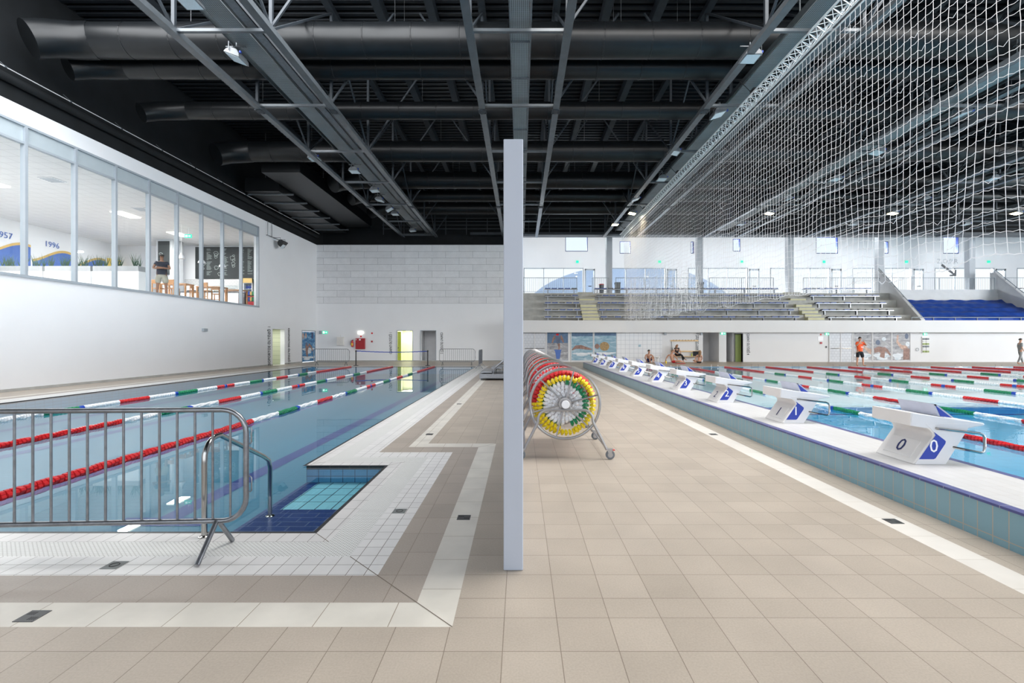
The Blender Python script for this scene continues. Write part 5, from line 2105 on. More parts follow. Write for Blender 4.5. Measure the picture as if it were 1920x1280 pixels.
for k in range(6):
    x = 5.5 + 7.82 * k
    b = MB()
    b.box(x - 0.22, x + 0.02, 45.9, 45.98, 9.0, 9.22)
    t_ = tag(b.build('exit_sign', 'lit_green'), 'green exit sign above the gallery doors, number %s from the left' % ('one', 'two', 'three', 'four', 'five', 'six')[k], 'exit sign', 'gallery exit signs')
t = thing('direction_sign', 'grey lettering Z,O,P,R over a dark slanting arrow on the gallery wall', 'sign')
o = text_obj('lettering', 'Z,O,P,R', 0.62, (40.6, 45.98, 9.15), (PI / 2, 0, 0), 'column', t, sx=1.0)
b = MB()
b.prism([(40.0, 8.75), (40.1, 8.9), (41.2, 8.05), (41.3, 8.35), (41.42, 8.35), (41.4, 7.75), (40.8, 7.75), (40.8, 7.87), (41.1, 7.9)], 'Y', 45.95, 45.99)
b.build('arrow', 'seat_dark', t)

# ================================================================ roof structure
ZB, ZT = 9.75, 13.1
centres = [-7.95 + 7.9 * k for k in range(6)]
cn = ['leftmost, above the small pool', 'second from the left, over the partition', 'third from left, beside the net', 'fourth from the left', 'fifth from the left', 'sixth from the left, at the right edge']
ypan = [8.8 + 4.1 * k for k in range(8)]
for k, xc in enumerate(centres):
    t = thing('roof_truss', 'grey twin roof beams, %s' % cn[k], 'roof truss', (xc, 0, 0), 0, 'twin roof trusses')
    for s in (-1, 1):
        x = s * 1.3
        b = MB()
        b.box(x - 0.11, x + 0.11, 8.0, 38.2, ZB, ZB + 0.07)
        b.box(x - 0.10, x - 0.08, 8.0, 38.2, ZB + 0.07, ZB + 0.17)
        b.box(x + 0.08, x + 0.10, 8.0, 38.2, ZB + 0.07, ZB + 0.17)
        b.build('bottom_chord', 'chord', t)
        b = MB()
        b.box(x - 0.12, x + 0.12, 8.0, 39.0, ZT, ZT + 0.2)
        b.build('top_chord', 'steel_dark', t)
        for i, y in enumerate(ypan):
            b = MB()
            b.box(x - 0.045, x + 0.045, y - 0.045, y + 0.045, ZB + 0.12, ZT)
            b.build('vertical_post', 'steel_dark', t)
            if i < len(ypan) - 1:
                b = MB()
                if i % 2 == 0:
                    b.bar((x, y, ZT), (x, y + 4.1, ZB + 0.14), 0.06, 0.06)
                else:
                    b.bar((x, y, ZB + 0.14), (x, y + 4.1, ZT), 0.06, 0.06)
                b.build('diagonal_brace', 'steel_dark', t)
            if s > 0 and k < 5 and i % 1 == 0:
                b = MB()
                b.bar((x, y, ZB + 0.2), (x + 2.2, y, ZT), 0.06, 0.06)
                b.build('side_brace', 'steel_dark', t)
            if s < 0 and k > 0 and i % 2 == 0:
                b = MB()
                b.bar((x, y, ZB + 0.2), (x - 2.2, y, ZT), 0.06, 0.06)
                b.build('side_brace', 'steel_dark', t)
        for y in (17.2, 29.5):
            b = MB()
            b.box(x - 0.14, x + 0.14, y - 0.16, y + 0.16, ZB - 0.025, ZB)
            for q in (-0.09, 0.09):
                for r_ in (-0.09, 0.09):
                    b.box(x + q - 0.02, x + q + 0.02, y + r_ - 0.02, y + r_ + 0.02, ZB - 0.045, ZB - 0.02)
            b.build('joint_plate', 'steel_dark', t)
    for y in ypan + [37.9]:
        b = MB()
        b.box(-1.25, 1.25, y - 0.05, y + 0.05, ZB + 0.07, ZB + 0.15)
        b.build('cross_tie', 'chord', t)
# rafters under the deck running along the hall between the twin trusses
rf_n = 0
for xm in [-12.8] + [(centres[k] + centres[k + 1]) / 2 + o_ for k in range(5) for o_ in (-0.9, 0.9)]:
    b = MB()
    b.box(xm - 0.14, xm + 0.14, 6.0, 39.0, 12.95, 13.36)
    struct('roof_rafter', b, 'steel_dark')

# big round air ducts running across the hall
ducts = [(15.4, 10.62, 0.52), (16.65, 10.62, 0.36), (19.7, 10.62, 0.34), (24.3, 10.6, 0.50), (28.6, 10.6, 0.48), (31.6, 10.7, 0.36), (35.6, 10.9, 0.42)]
dnm = ['nearest and largest', 'second', 'third', 'fourth', 'fifth', 'sixth', 'farthest']
for i, (y, zb, r) in enumerate(ducts):
    b = MB()
    zc = zb + r
    xs = -13.6 if i < 4 else -9.6
    path = [(xs, y, zc), (54.5, y, zc)]
    b.tube(path, r, 24)
    t = thing('air_duct', '%s black round air duct crossing under the roof' % dnm[i], 'air duct', (0, 0, 0), 0, 'round air ducts')
    b.build('pipe', 'duct', t, smooth=True)
    b = MB()
    x = xs + 1.2
    while x < 54:
        b.lathe([(r + 0.004, -0.02), (r + 0.012, -0.012), (r + 0.012, 0.012), (r + 0.004, 0.02)], 24, (x, y, zc), 'X')
        x += 1.5
    tag(b.build('seam_ring', 'duct', t), kind='stuff')
    b = MB()
    b.tube([(xs + 0.05, y, zc), (xs - 0.35, y - 0.1, zc - 0.06), (xs - 0.85, y - 0.5, zc - 0.25), (xs - 1.15, y - 0.9, zc - 0.5)], r * 1.04, 20)
    b.build('elbow', 'duct', t, smooth=True)
    for k, x in enumerate((-10.5, -4.0, 3.2, 5.4, 12.0, 20, 28)):
        b = MB()
        b.tube([(x, y, zc), (x, y, 13.4)], 0.008, 4)
        b.build('hanger_rod', 'galv', t)

# rectangular ducts along the left wall
t = thing('rectangular_duct', 'black rectangular duct hugging the top of the left wall at the far end', 'air duct')
b = MB()
b.box(-15.4, -13.5, 27.0, 37.5, 9.95, 10.7)
b.build('lower_duct', 'duct', t)
b = MB()
b.box(-13.4, -11.4, 25.0, 37.0, 10.3, 11.0)
b.build('upper_duct', 'duct', t)
for k in range(6):
    b = MB()
    y = 27.5 + 1.75 * k
    b.box(-15.5, -12.9, y - 0.04, y + 0.04, 9.88, 9.95)
    b.build('support_bar', 'chord', t)
for k in range(4):
    b = MB()
    y = 27.5 + 2.9 * k
    b.tube([(-14.5, y, 10.7), (-14.5, y, 13.4)], 0.015, 5)
    b.tube([(-12.4, y, 11.0), (-12.4, y, 13.4)], 0.015, 5)
    tag(b.build('hanger_rod', 'galv', t))
# pipes along the left wall
t = thing('wall_pipe', 'thick black pipe with a thin pale cable rail along the upper left wall', 'pipe')
b = MB()
b.tube([(-15.85, 4, 9.72), (-15.85, 37.8, 9.72)], 0.13, 10)
b.build('pipe', 'black', t, smooth=True)
b = MB()
b.tube([(-15.72, 4, 9.95), (-15.72, 37.8, 9.95)], 0.016, 5)
b.build('cable_rail', 'conc_light', t)
for k in range(14):
    y = 8.3 + 2.15 * k
    b = MB()
    b.tube([(-15.98, y, 10.2), (-15.74, y, 9.98)], 0.013, 4)
    b.box(-15.75, -15.69, y - 0.03, y + 0.03, 9.92, 9.98)
    b.build('bracket', 'chord', t)

# trays and walkways between the twin trusses
t = thing('cable_tray', 'grey grated cable tray above the partition', 'cable tray')
b = MB()
b.box(-0.26, 0.26, 6, 38, 10.08, 10.12)
b.build('grating', 'grating', t)
b = MB()
for x in (-0.28, 0.28):
    b.box(x - 0.02, x + 0.02, 6, 38, 10.05, 10.2)
b.build('side_rail', 'tray', t)
for k in range(16):
    y = 8 + 1.9 * k
    b = MB()
    b.box(-0.28, 0.28, y - 0.02, y + 0.02, 10.03, 10.08)
    b.build('rung', 'tray', t)
for kk, (xc, lab) in enumerate(((-7.95, 'above the small pool'), (7.85, 'beside the net'), (15.75, 'above the big pool'), (23.65, 'above the right part of the big pool'))):
    t = thing('roof_walkway', 'dark railed steel walkway under the roof, %s' % lab, 'walkway', (xc, 0, 0), 0, 'roof walkways')
    b = MB()
    b.box(-0.30, 0.30, 6, 38, 10.25, 10.29)
    b.build('walking_grid', 'grating', t)
    b = MB()
    for x in (-0.4, 0.4):
        b.box(x - 0.02, x + 0.02, 6, 38, 10.2, 10.36)
    for x in (-0.4, 0.4):
        for z in (10.75, 11.3):
            b.tube([(x, 6, z), (x, 38, z)], 0.02, 5)
    b.build('side_rail', 'tray_dark', t)
    for k in range(15):
        y = 8.8 + 2.05 * k
        for x in (-0.4, 0.4):
            b = MB()
            b.tube([(x, y, 10.2), (x, y, 11.3)], 0.018, 5)
            b.build('rail_post', 'tray_dark', t)
    b = MB()
    b.box(0.62, 0.92, 6, 38, 9.98, 10.0)
    b.box(0.62, 0.64, 6, 38, 9.98, 10.08)
    b.box(0.90, 0.92, 6, 38, 9.98, 10.08)
    b.build('cable_channel', 'tray', t)
    b = MB()
    for q in range(4):
        b.tube([(0.68 + 0.05 * q, 6, 10.02), (0.68 + 0.05 * q, 38, 10.02)], 0.013, 5)
    b.build('cable', 'blackp', t)


def flood(loc, label, lit=False, tilt=0.0, grp='floodlights under the roof', rz=0.0):
    t = thing('floodlight', label, 'floodlight', loc, rz, grp)
    c, s = math.cos(tilt), math.sin(tilt)

    def R(p):
        return (p[0] * c - p[2] * s, p[1], p[0] * s + p[2] * c)
    b = MB()
    b.prism([(-0.24, 0.0), (0.24, 0.0), (0.2, 0.10), (0.1, 0.19), (-0.1, 0.19), (-0.2, 0.10)], 'Y', -0.26, 0.26)
    for i, v in enumerate(b.v):
        b.v[i] = R(v)
    b.build('housing', 'flood_body', t, bevel=0.01)
    b = MB()
    b.box(-0.2, 0.2, -0.22, 0.22, -0.012, 0.0)
    for i, v in enumerate(b.v):
        b.v[i] = R(v)
    b.build('front_glass', 'flood_lit' if lit else 'flood_glass', t)
    b = MB()
    b.tube([(-0.05, -0.29, 0.1), (-0.05, -0.29, 0.34), (-0.05, 0.29, 0.34), (-0.05, 0.29, 0.1)], 0.014, 5)
    b.build('yoke', 'flood_body', t)
    b = MB()
    b.box(-0.3, 0.3, -0.02, 0.02, 0.35, 0.37)
    b.build('mounting_bar', 'chord', t)
    b = MB()
    b.tube([(0, 0, 0.36), (0, 0, 0.48)], 0.02, 6)
    b.build('hanger', 'chord', t)
    b = MB()
    b.box(0.22, 0.26, -0.24, -0.18, 0.05, 0.11)
    b.build('blue_catch', 'blue', t)
    return t


lp = [(355, 5), (443, 110), (590, 298), (665, 322), (703, 358), (712, 376), (731, 393), (741, 402), (774, 433)]
ln = ['nearest, cut by the top edge of the picture', 'second nearest, showing its pale glass', 'third', 'fourth', 'fifth', 'sixth', 'seventh', 'eighth', 'farthest']
for i, (px, py) in enumerate(lp):
    y = 8.25 * 906.7 / (639 - py)
    x = (px - 976) * y / 906.7
    flood((x, y, 9.83), 'grey floodlight above the small pool, %s' % ln[i], False, [0.0, -0.35, 0.1, 0.0, 0.1, -0.2, 0.5, 0.0, 0.1][i])
on_ = ['beside the net', 'above the big pool', 'fifth beam pair', 'sixth beam pair']
for k, xc in enumerate((6.95, 15.75, 23.65, 31.55)):
    for j, y in enumerate((14, 17.5, 21, 24.5, 28, 31, 34)):
        if k == 3 and y < 28:
            continue
        lit = (j == 5) or (k == 0 and j == 6)
        flood((xc + (0.2 if j % 2 else -0.3), y, 9.75), '%s floodlight between the beams %s, %s from the near end' % ('glowing' if lit else 'unlit', on_[k], ('first', 'second', 'third', 'fourth', 'fifth', 'sixth', 'seventh')[j]), lit,
              [0, 0.3, -0.2][j % 3], 'floodlights right of the partition')
        if lit:
            area_light('floodlight_lamp', (xc + (0.2 if j % 2 else -0.3), y, 9.70), (0, 0, 0), 0.3, 0.3, 60, (1, 0.85, 0.6))

# wall floodlight by the cafe glazing
t = thing('floodlight', 'black floodlight on a wall bracket just right of the cafe glazing', 'floodlight', (-15.6, wy(533, -15.4), 8.0), 0)
b = MB()
b.prism([(-0.22, -0.24), (0.22, -0.24), (0.2, -0.05), (0.08, 0.08), (-0.08, 0.08), (-0.2, -0.05)], 'Y', -0.28, 0.28)
for i, v in enumerate(b.v):
    c_, s_ = math.cos(0.9), math.sin(0.9)
    b.v[i] = (v[0] * c_ - v[2] * s_, v[1], v[0] * s_ + v[2] * c_)
b.build('housing', 'blackp', t)
b = MB()
b.tube([(-0.3, -0.3, 0.25), (0.1, -0.3, 0.25), (0.1, -0.3, 0.0)], 0.015, 5)
b.tube([(-0.3, 0.3, 0.25), (0.1, 0.3, 0.25), (0.1, 0.3, 0.0)], 0.015, 5)
b.tube([(-0.395, -0.2, 0.25), (-0.3, -0.2, 0.25)], 0.02, 5)
b.tube([(-0.395, -1.1, 0.25), (-0.3, -1.1, 0.25)], 0.02, 5)
b.tube([(-0.3, -1.1, 1.15), (-0.3, -1.1, 0.25), (-0.3, 0.3, 0.25)], 0.018, 5)
b.tube([(-0.3, -0.6, 1.2), (-0.3, -0.6, 0.25)], 0.018, 5)
b.build('wall_bracket', 'chord', t)
b = MB()
b.quad((0.0, -0.2, -0.38), (0.22, -0.2, -0.16), (0.22, 0.2, -0.16), (0.0, 0.2, -0.38))
b.build('front_glass', 'flood_glass', t)

# end walkway across the hall
t = thing('end_walkway', 'dark steel walkway with rails crossing the hall at the far end under the roof', 'walkway')
b = MB()
b.box(-4, 54.5, 38.4, 39.4, 10.02, 10.22)
b.build('walking_grid', 'steel_dark', t)
b = MB()
for z in (10.5, 10.8, 11.1, 11.35):
    b.tube([(-11, 38.45, z), (54.5, 38.45, z)], 0.022, 5)
b.build('side_rail', 'chord', t)
for k in range(40):
    x = -10.9 + 1.65 * k
    b = MB()
    b.box(x - 0.03, x + 0.03, 38.42, 38.48, 10.05, 11.37)
    b.build('rail_post', 'steel_dark', t)
for z, y, r in ((11.9, 40.8, 0.45), (11.0, 41.2, 0.3)):
    b = MB()
    b.tube([(1, y, z), (54.5, y, z)], r, 20)
    tag(b.build('air_duct', 'duct', smooth=True), 'black round duct beyond the end walkway, %s one' % ('upper' if z > 11.5 else 'lower'), 'air duct', 'ducts beyond the end walkway')
b = MB()
b.box(0.0, 54.8, 39.9, 40.1, 10.25, 13.4)
struct('wall_roof_end', b, 'black')
b = MB()
b.box(-16, 0.0, 39.2, 39.8, 9.2, 13.3)
struct('wall_roof_end_left', b, 'black')

# ================================================================ lattice truss and net
XN = 7.84
t = thing('net_truss', 'pale aluminium lattice truss carrying the net, running diagonally up to the right', 'truss', (XN, 0, 0))
cor = [(-0.16, 9.80), (0.16, 9.80), (0.0, 9.50)]
for (x, z) in cor:
    b = MB()
    b.tube([(x, 4.0, z), (x, 37.4, z)], 0.027, 8)
    b.build('chord_tube', 'alu', t, smooth=True)
src = None
y = 9.0
n_ = 0
diag = MB()
step = 0.33
nd = int((37.4 - 4.0) / step)
for k in range(nd):
    if src is None:
        b = MB()
        for (p, q) in (((-0.16, 0.3), (0.0, 0.0)), ((0.16, 0.3), (0.0, 0.0)), ((-0.16, 0.3), (0.16, 0.3))):
            b.tube([(p[0], 0, p[1]), (q[0], step / 2, q[1])], 0.011, 5)
            b.tube([(q[0], step / 2, q[1]), (p[0], step, p[1])], 0.011, 5)
        src = b.build('lattice_web', 'alu', t)
        src.location = (0, 4.0, 9.50)
    else:
        o = src.copy()
        COL.objects.link(o)
        o.parent = t
        o.location = (0, 4.0 + step * k, 9.50)
b = MB()
b.tube([(0.02, 4.0, 9.38), (0.02, 37.4, 9.38)], 0.02, 6)
b.build('net_rail', 'alu', t)
for k in range(4):
    y = (16.2, 24.0, 30.5, 36.0)[k]
    b = MB()
    b.tube([(0, y, 9.8), (-0.5, y, 10.3)], 0.012, 5)
    b.box(-0.1, 0.1, y - 0.12, y + 0.12, 9.82, 10.02)
    b.build('hoist', 'blackp', t)

R = random.Random(11)
net = MB()
DY, DZ = 0.178, 0.185
NY = int((36.75 - 4.05) / DY)


def zbot(y):
    return 2.93 + 0.05 * math.sin(y * 1.7) + 0.04 * math.sin(y * 4.1) + (0.25 * max(0, (y - 30) / 7))


def netpt(i, z, jy=0.0):
    y = 4.05 + i * DY
    w = ((9.4 - z) / 6.4) ** 1.5
    x = XN + 0.02 + w * (0.05 * math.sin(y * 1.3) + 0.012 * math.sin(y * 5.3 + z)) + 0.008 * math.sin(z * 2.1 + y)
    yy = y + w * 0.05 * math.sin(y * 2.7 + z * 1.3) + jy
    return (x, yy, z)


NZ = 35
grid = []
for i in range(NY + 1):
    y = 4.05 + i * DY
    zb = zbot(y)
    col = []
    for j in range(NZ + 1):
        f = j / NZ
        z = 9.36 - (9.36 - zb) * f
        sag = (0.03 * math.sin(i * 0.35 + j * 0.2) + 0.012 * math.sin(i * 1.1)) * f * f
        jz = R.uniform(-0.012, 0.012)
        col.append(netpt(i, z + (sag + jz) * (0 < j), R.uniform(-0.008, 0.008)))
    grid.append(col)
for i in range(NY + 1):
    net.tube(grid[i], 0.0052, 3, caps=False)
for j in range(1, NZ + 1):
    pth = []
    for i in range(NY + 1):
        pth.append(grid[i][j])
        if i < NY:
            p, q = grid[i][j], grid[i + 1][j]
            dip = 0.02 if R.random() > 0.03 else 0.07
            pth.append(((p[0] + q[0]) / 2, (p[1] + q[1]) / 2, (p[2] + q[2]) / 2 - dip))
    net.tube(pth, 0.0046 if j < NZ else 0.008, 3, caps=False)
tn = thing('safety_net', 'white knotted safety net hanging from the lattice truss', 'net')
net.build('netting', 'net', tn)
# gathered folds at the far end of the net
fold = MB()
for i in range(67):
    y = 21.5 + i * 0.225
    pts = []
    off = R.uniform(-0.25, 0.25)
    ztop = 5.9 - 1.4 * max(0, (25 - y) / 5)
    for j in range(15):
        z = 3.0 + (ztop - 3.0) * j / 14 + 0.2 * max(0, (y - 30) / 7)
        pts.append((XN + 0.12 + 0.03 * math.sin(j * 0.8 + i) + off * 0.4, y + 0.02 * math.sin(j * 1.7 + i * 2), z))
    fold.tube(pts, 0.0065, 3, caps=False)
for j in range(13):
    pts = [(XN + 0.12 + 0.1 * math.sin(i * 1.3 + j), 21.5 + i * 0.225, 3.05 + j * (2.4 - 1.4 * max(0, (25 - (21.5 + i * 0.225)) / 5)) / 13 + 0.06 * math.sin(i * 1.9 + j)) for i in range(67)]
    fold.tube(pts, 0.006, 3, caps=False)
fold.build('gathered_folds', 'net', tn)

# ================================================================ people
FEET = {}


def skin_obj(name, joints, edges, material, parent, sub=1):
    names = list(joints)
    idx = {k: i for i, k in enumerate(names)}
    me = bpy.data.meshes.new(name)
    me.from_pydata([joints[k][0] for k in names], [(idx[a], idx[b]) for a, b in edges], [])
    o = bpy.data.objects.new(name, me)
    COL.objects.link(o)
    me.materials.append(M[material])
    mod = o.modifiers.new('skin', 'SKIN')
    mod.use_smooth_shade = True
    for i, k in enumerate(names):
        r = joints[k][1]
        sv = me.skin_vertices[0].data[i]
        sv.radius = r if isinstance(r, tuple) else (r, r)
        sv.use_root = (i == 0)
    if sub:
        sm = o.modifiers.new('smooth', 'SUBSURF')
        sm.levels = sub
        sm.render_levels = sub
    o.parent = parent
    return o


def hand(J, E, wrist, direction, palm_n, pre, curl=0.5):
    """palm and five separate fingers continuing from the wrist joint"""
    d = Vector(direction).normalized()
    nrm = Vector(palm_n)
    nrm = (nrm - d * nrm.dot(d)).normalized()
    side = d.cross(nrm)
    w = Vector(J[wrist][0])
    J[pre + 'palm'] = (tuple(w + d * 0.05), (0.036, 0.018))
    E.append((wrist, pre + 'palm'))
    for k, (o_, L) in enumerate(((0.03, 0.068), (0.010, 0.078), (-0.010, 0.072), (-0.028, 0.055))):
        a = w + d * 0.088 + side * o_
        b_ = a + d * L * 0.55 + nrm * L * 0.25 * curl
        c = b_ + d * L * 0.35 + nrm * L * 0.5 * curl
        for q, p, r in (('a', a, 0.0095), ('b', b_, 0.0085), ('c', c, 0.0075)):
            J[pre + 'f%d%s' % (k, q)] = (tuple(p), r)
        E += [(pre + 'palm', pre + 'f%da' % k), (pre + 'f%da' % k, pre + 'f%db' % k), (pre + 'f%db' % k, pre + 'f%dc' % k)]
    a = w + d * 0.035 + side * 0.04
    b_ = a + d * 0.035 + side * 0.025 + nrm * 0.012
    J[pre + 'ta'] = (tuple(a), 0.011)
    J[pre + 'tb'] = (tuple(b_), 0.009)
    E += [(pre + 'palm', pre + 'ta'), (pre + 'ta', pre + 'tb')]


def person(label, loc, rz, P, skin='skin', hair='hair', shirt=None, shorts=None, long_hair=False, hgt=1.0, group=None, sleeve=0.5, leg_cover=0.6, girth=1.0, extra=None):
    """P: dict of joint positions in the figure's own frame (facing -Y)"""
    t = thing('person', label, 'person', loc, rz, group)
    g = girth
    rad = dict(pelvis=(0.15 * g, 0.11 * g), waist=(0.13 * g, 0.10 * g), chest=(0.155 * g, 0.115 * g), neckb=(0.07, 0.065), neck=(0.052, 0.052), head=(0.072, 0.08), crown=(0.078, 0.085), top=(0.045, 0.05), nose=(0.014, 0.014),
               shl=(0.062, 0.062), shr=(0.062, 0.062), ell=(0.042, 0.042), elr=(0.042, 0.042), wrl=(0.027, 0.027), wrr=(0.027, 0.027),
               hpl=(0.085 * g, 0.085 * g), hpr=(0.085 * g, 0.085 * g), knl=(0.058, 0.058), knr=(0.058, 0.058), anl=(0.036, 0.036), anr=(0.036, 0.036), tol=(0.036, 0.022), tor=(0.036, 0.022),
               cfl=(0.056, 0.056), cfr=(0.056, 0.056))
    P = dict(P)
    for s in 'lr':
        P['cf' + s] = tuple(Vector(P['kn' + s]).lerp(Vector(P['an' + s]), 0.3))
    hd, ck = Vector(P['head']), Vector(P['neck'])
    up = (hd - ck).normalized()
    face = Vector(P.get('face', (0, -1, 0))).normalized()
    P['crown'] = tuple(hd + up * 0.07)
    P['top'] = tuple(hd + up * 0.125)
    P['nose'] = tuple(hd + face * 0.095 + up * 0.01)
    order = ['pelvis', 'waist', 'chest', 'neckb', 'neck', 'head', 'crown', 'top', 'nose', 'shl', 'shr', 'ell', 'elr', 'wrl', 'wrr', 'hpl', 'hpr', 'knl', 'knr', 'cfl', 'cfr', 'anl', 'anr', 'tol', 'tor']
    J = {k: (tuple(P[k]), rad[k]) for k in order}
    E = [('pelvis', 'waist'), ('waist', 'chest'), ('chest', 'neckb'), ('neckb', 'neck'), ('neck', 'head'), ('head', 'crown'), ('crown', 'top'), ('head', 'nose'),
         ('chest', 'shl'), ('chest', 'shr'), ('shl', 'ell'), ('shr', 'elr'), ('ell', 'wrl'), ('elr', 'wrr'), ('pelvis', 'hpl'), ('pelvis', 'hpr'), ('hpl', 'knl'), ('hpr', 'knr'),
         ('knl', 'cfl'), ('knr', 'cfr'), ('cfl', 'anl'), ('cfr', 'anr'), ('anl', 'tol'), ('anr', 'tor')]
    for s in 'lr':
        w_, e_ = Vector(P['wr' + s]), Vector(P['el' + s])
        hand(J, E, 'wr' + s, P.get('hd' + s, tuple(w_ - e_)), P.get('pn' + s, (0, -1, 0.2)), 'h' + s)
    skin_obj('body', J, E, skin, t, 1)
    # face details
    sd = up.cross(face).normalized()
    b = MB()
    for s in (-1, 1):
        c = hd + face * 0.078 + sd * 0.03 * s + up * 0.035
        b.lathe([(0.001, -0.008), (0.010, -0.004), (0.010, 0.004), (0.001, 0.008)], 8, tuple(c), 'Y')
    b.build('eyes', 'hair', t)
    b = MB()
    c = hd + face * 0.082 - up * 0.035
    b.bar(c - sd * 0.02, c + sd * 0.02, 0.008, 0.007)
    b.build('mouth', 'redbox', t)
    # hair: a cap over the crown
    b = MB()
    n, m = 14, 7
    cen = hd + up * 0.055 - face * 0.012
    vs = []
    for j in range(m + 1):
        th = (PI * 0.56) * j / m
        for i in range(n):
            ph = 2 * PI * i / n
            rr = 0.098
            dirv = up * math.cos(th) * 1.05 + (sd * math.cos(ph) * 0.92 + face * math.sin(ph) * 1.0) * math.sin(th)
            if math.sin(ph) > 0.2 and j >= m - 2:
                dirv = dirv + up * 0.35
            vs.append(cen + dirv * rr)
    fs = [(j * n + i, j * n + (i + 1) % n, (j + 1) * n + (i + 1) % n, (j + 1) * n + i) for j in range(m) for i in range(n)]
    b.add(vs, fs)
    if long_hair:
        for k in range(7):
            a = (k - 3) * 0.28
            base = cen - face * 0.07 * math.cos(a) + sd * 0.085 * math.sin(a)
            b.tube([base + up * 0.02, base - up * 0.10 - face * 0.02, base - up * 0.24 - face * 0.01, base - up * 0.33], [0.03, 0.035, 0.03, 0.012], 6)
    b.build('hair', hair, t, smooth=True)
    if shirt:
        V = Vector
        S = {'w00': (tuple(V(P['pelvis']).lerp(V(P['waist']), -0.35)), (0.16 * g, 0.125 * g)), 'w0': (P['pelvis'], (0.168 * g, 0.128 * g)), 'w1': (P['waist'], (0.150 * g, 0.118 * g)), 'c': (P['chest'], (0.172 * g, 0.132 * g)), 'n': (tuple(V(P['chest']).lerp(V(P['neckb']), 0.8)), 0.075)}
        EE = [('w00', 'w0'), ('w0', 'w1'), ('w1', 'c'), ('c', 'n')]
        for s in 'lr':
            S['s' + s] = (P['sh' + s], 0.074)
            S['e' + s] = (tuple(V(P['sh' + s]).lerp(V(P['el' + s]), sleeve)), 0.066)
            EE += [('c', 's' + s), ('s' + s, 'e' + s)]
        skin_obj('shirt', S, EE, shirt, t, 1)
    if shorts:
        V = Vector
        S = {'p': (tuple(V(P['pelvis']).lerp(V(P['waist']), 0.5)), (0.155 * g, 0.118 * g)), 'p2': (P['pelvis'], (0.168 * g, 0.13 * g))}
        EE = [('p', 'p2')]
        for s in 'lr':
            S['h' + s] = (P['hp' + s], 0.102 * g)
            if leg_cover <= 1:
                S['k' + s] = (tuple(V(P['hp' + s]).lerp(V(P['kn' + s]), leg_cover)), 0.092 * g)
                EE += [('p2', 'h' + s), ('h' + s, 'k' + s)]
            else:
                S['k' + s] = (P['kn' + s], 0.074)
                S['a' + s] = (tuple(V(P['kn' + s]).lerp(V(P['an' + s]), 0.9)), 0.056)
                EE += [('p2', 'h' + s), ('h' + s, 'k' + s), ('k' + s, 'a' + s)]
        skin_obj('shorts' if leg_cover <= 1 else 'trousers', S, EE, shorts, t, 1)
    if hgt != 1.0:
        t.scale = (hgt, hgt, hgt)
    return t


STAND = dict(pelvis=(0, 0, 0.93), waist=(0, 0, 1.08), chest=(0, 0, 1.30), neckb=(0, 0, 1.46), neck=(0, 0, 1.52), head=(0, -0.01, 1.62),
             shl=(0.18, 0, 1.42), shr=(-0.18, 0, 1.42), ell=(0.24, 0.02, 1.14), elr=(-0.24, 0.02, 1.14), wrl=(0.25, -0.08, 0.90), wrr=(-0.25, -0.08, 0.90),
             hpl=(0.10, 0, 0.88), hpr=(-0.10, 0, 0.88), knl=(0.14, -0.01, 0.48), knr=(-0.14, -0.01, 0.48), anl=(0.17, 0.01, 0.07), anr=(-0.17, 0.01, 0.07),
             tol=(0.20, -0.15, 0.03), tor=(-0.19, -0.15, 0.03))
# man in orange at the pool edge, both hands raised to his face
P = dict(STAND)
P.update(elr=(-0.30, -0.14, 1.22), wrr=(-0.16, -0.22, 1.42), hdr=(0.5, 0.1, 0.9), ell=(0.33, -0.12, 1.24), wrl=(0.14, -0.22, 1.44), hdl=(-0.5, 0.1, 0.9), pnl=(0, 1, 0), pnr=(0, 1, 0),
         anl=(0.22, 0.01, 0.07), tol=(0.33, -0.10, 0.03), knl=(0.19, 0, 0.48))
tp = person('man in orange shirt and black shorts standing at the far pool edge', ((1612 - 976) * 30.3 / 906.7, 30.3, 0.001), 0.0, P,
            'skin', 'hair', 'shirt_orange', 'cloth_black', girth=1.1, hgt=1.04, sleeve=0.75, leg_cover=0.95)
b = MB()
b.box(-0.03, 0.13, -0.155, -0.148, 1.14, 1.18)
b.build('shirt_print', 'white_ink', tp)
# woman seated on the pine bench
P = dict(pelvis=(0, 0.0, 0.56), waist=(0, 0.0, 0.70), chest=(0, -0.05, 0.90), neckb=(0, -0.07, 1.05), neck=(0, -0.09, 1.10), head=(0, -0.12, 1.19),
         shl=(0.16, -0.06, 1.02), shr=(-0.16, -0.06, 1.02), ell=(0.22, -0.16, 0.80), elr=(-0.22, -0.10, 0.78), wrl=(0.20, -0.36, 0.68), wrr=(-0.08, -0.32, 0.66),
         hpl=(0.10, -0.04, 0.54), hpr=(-0.10, -0.04, 0.54), knl=(0.26, -0.44, 0.55), knr=(0.14, -0.46, 0.62), anl=(0.34, -0.50, 0.10), anr=(0.44, -0.62, 0.22), tol=(0.36, -0.66, 0.05), tor=(0.52, -0.76, 0.18),
         face=(0.3, -1, 0))
person('woman in black sitting on the pine bench with crossed legs', (bx(1266), 36.28, 0.0), 0, P, 'skin', 'hair_blond', 'cloth_black', 'cloth_black', True, group=None, sleeve=0.3, leg_cover=2, girth=0.9)
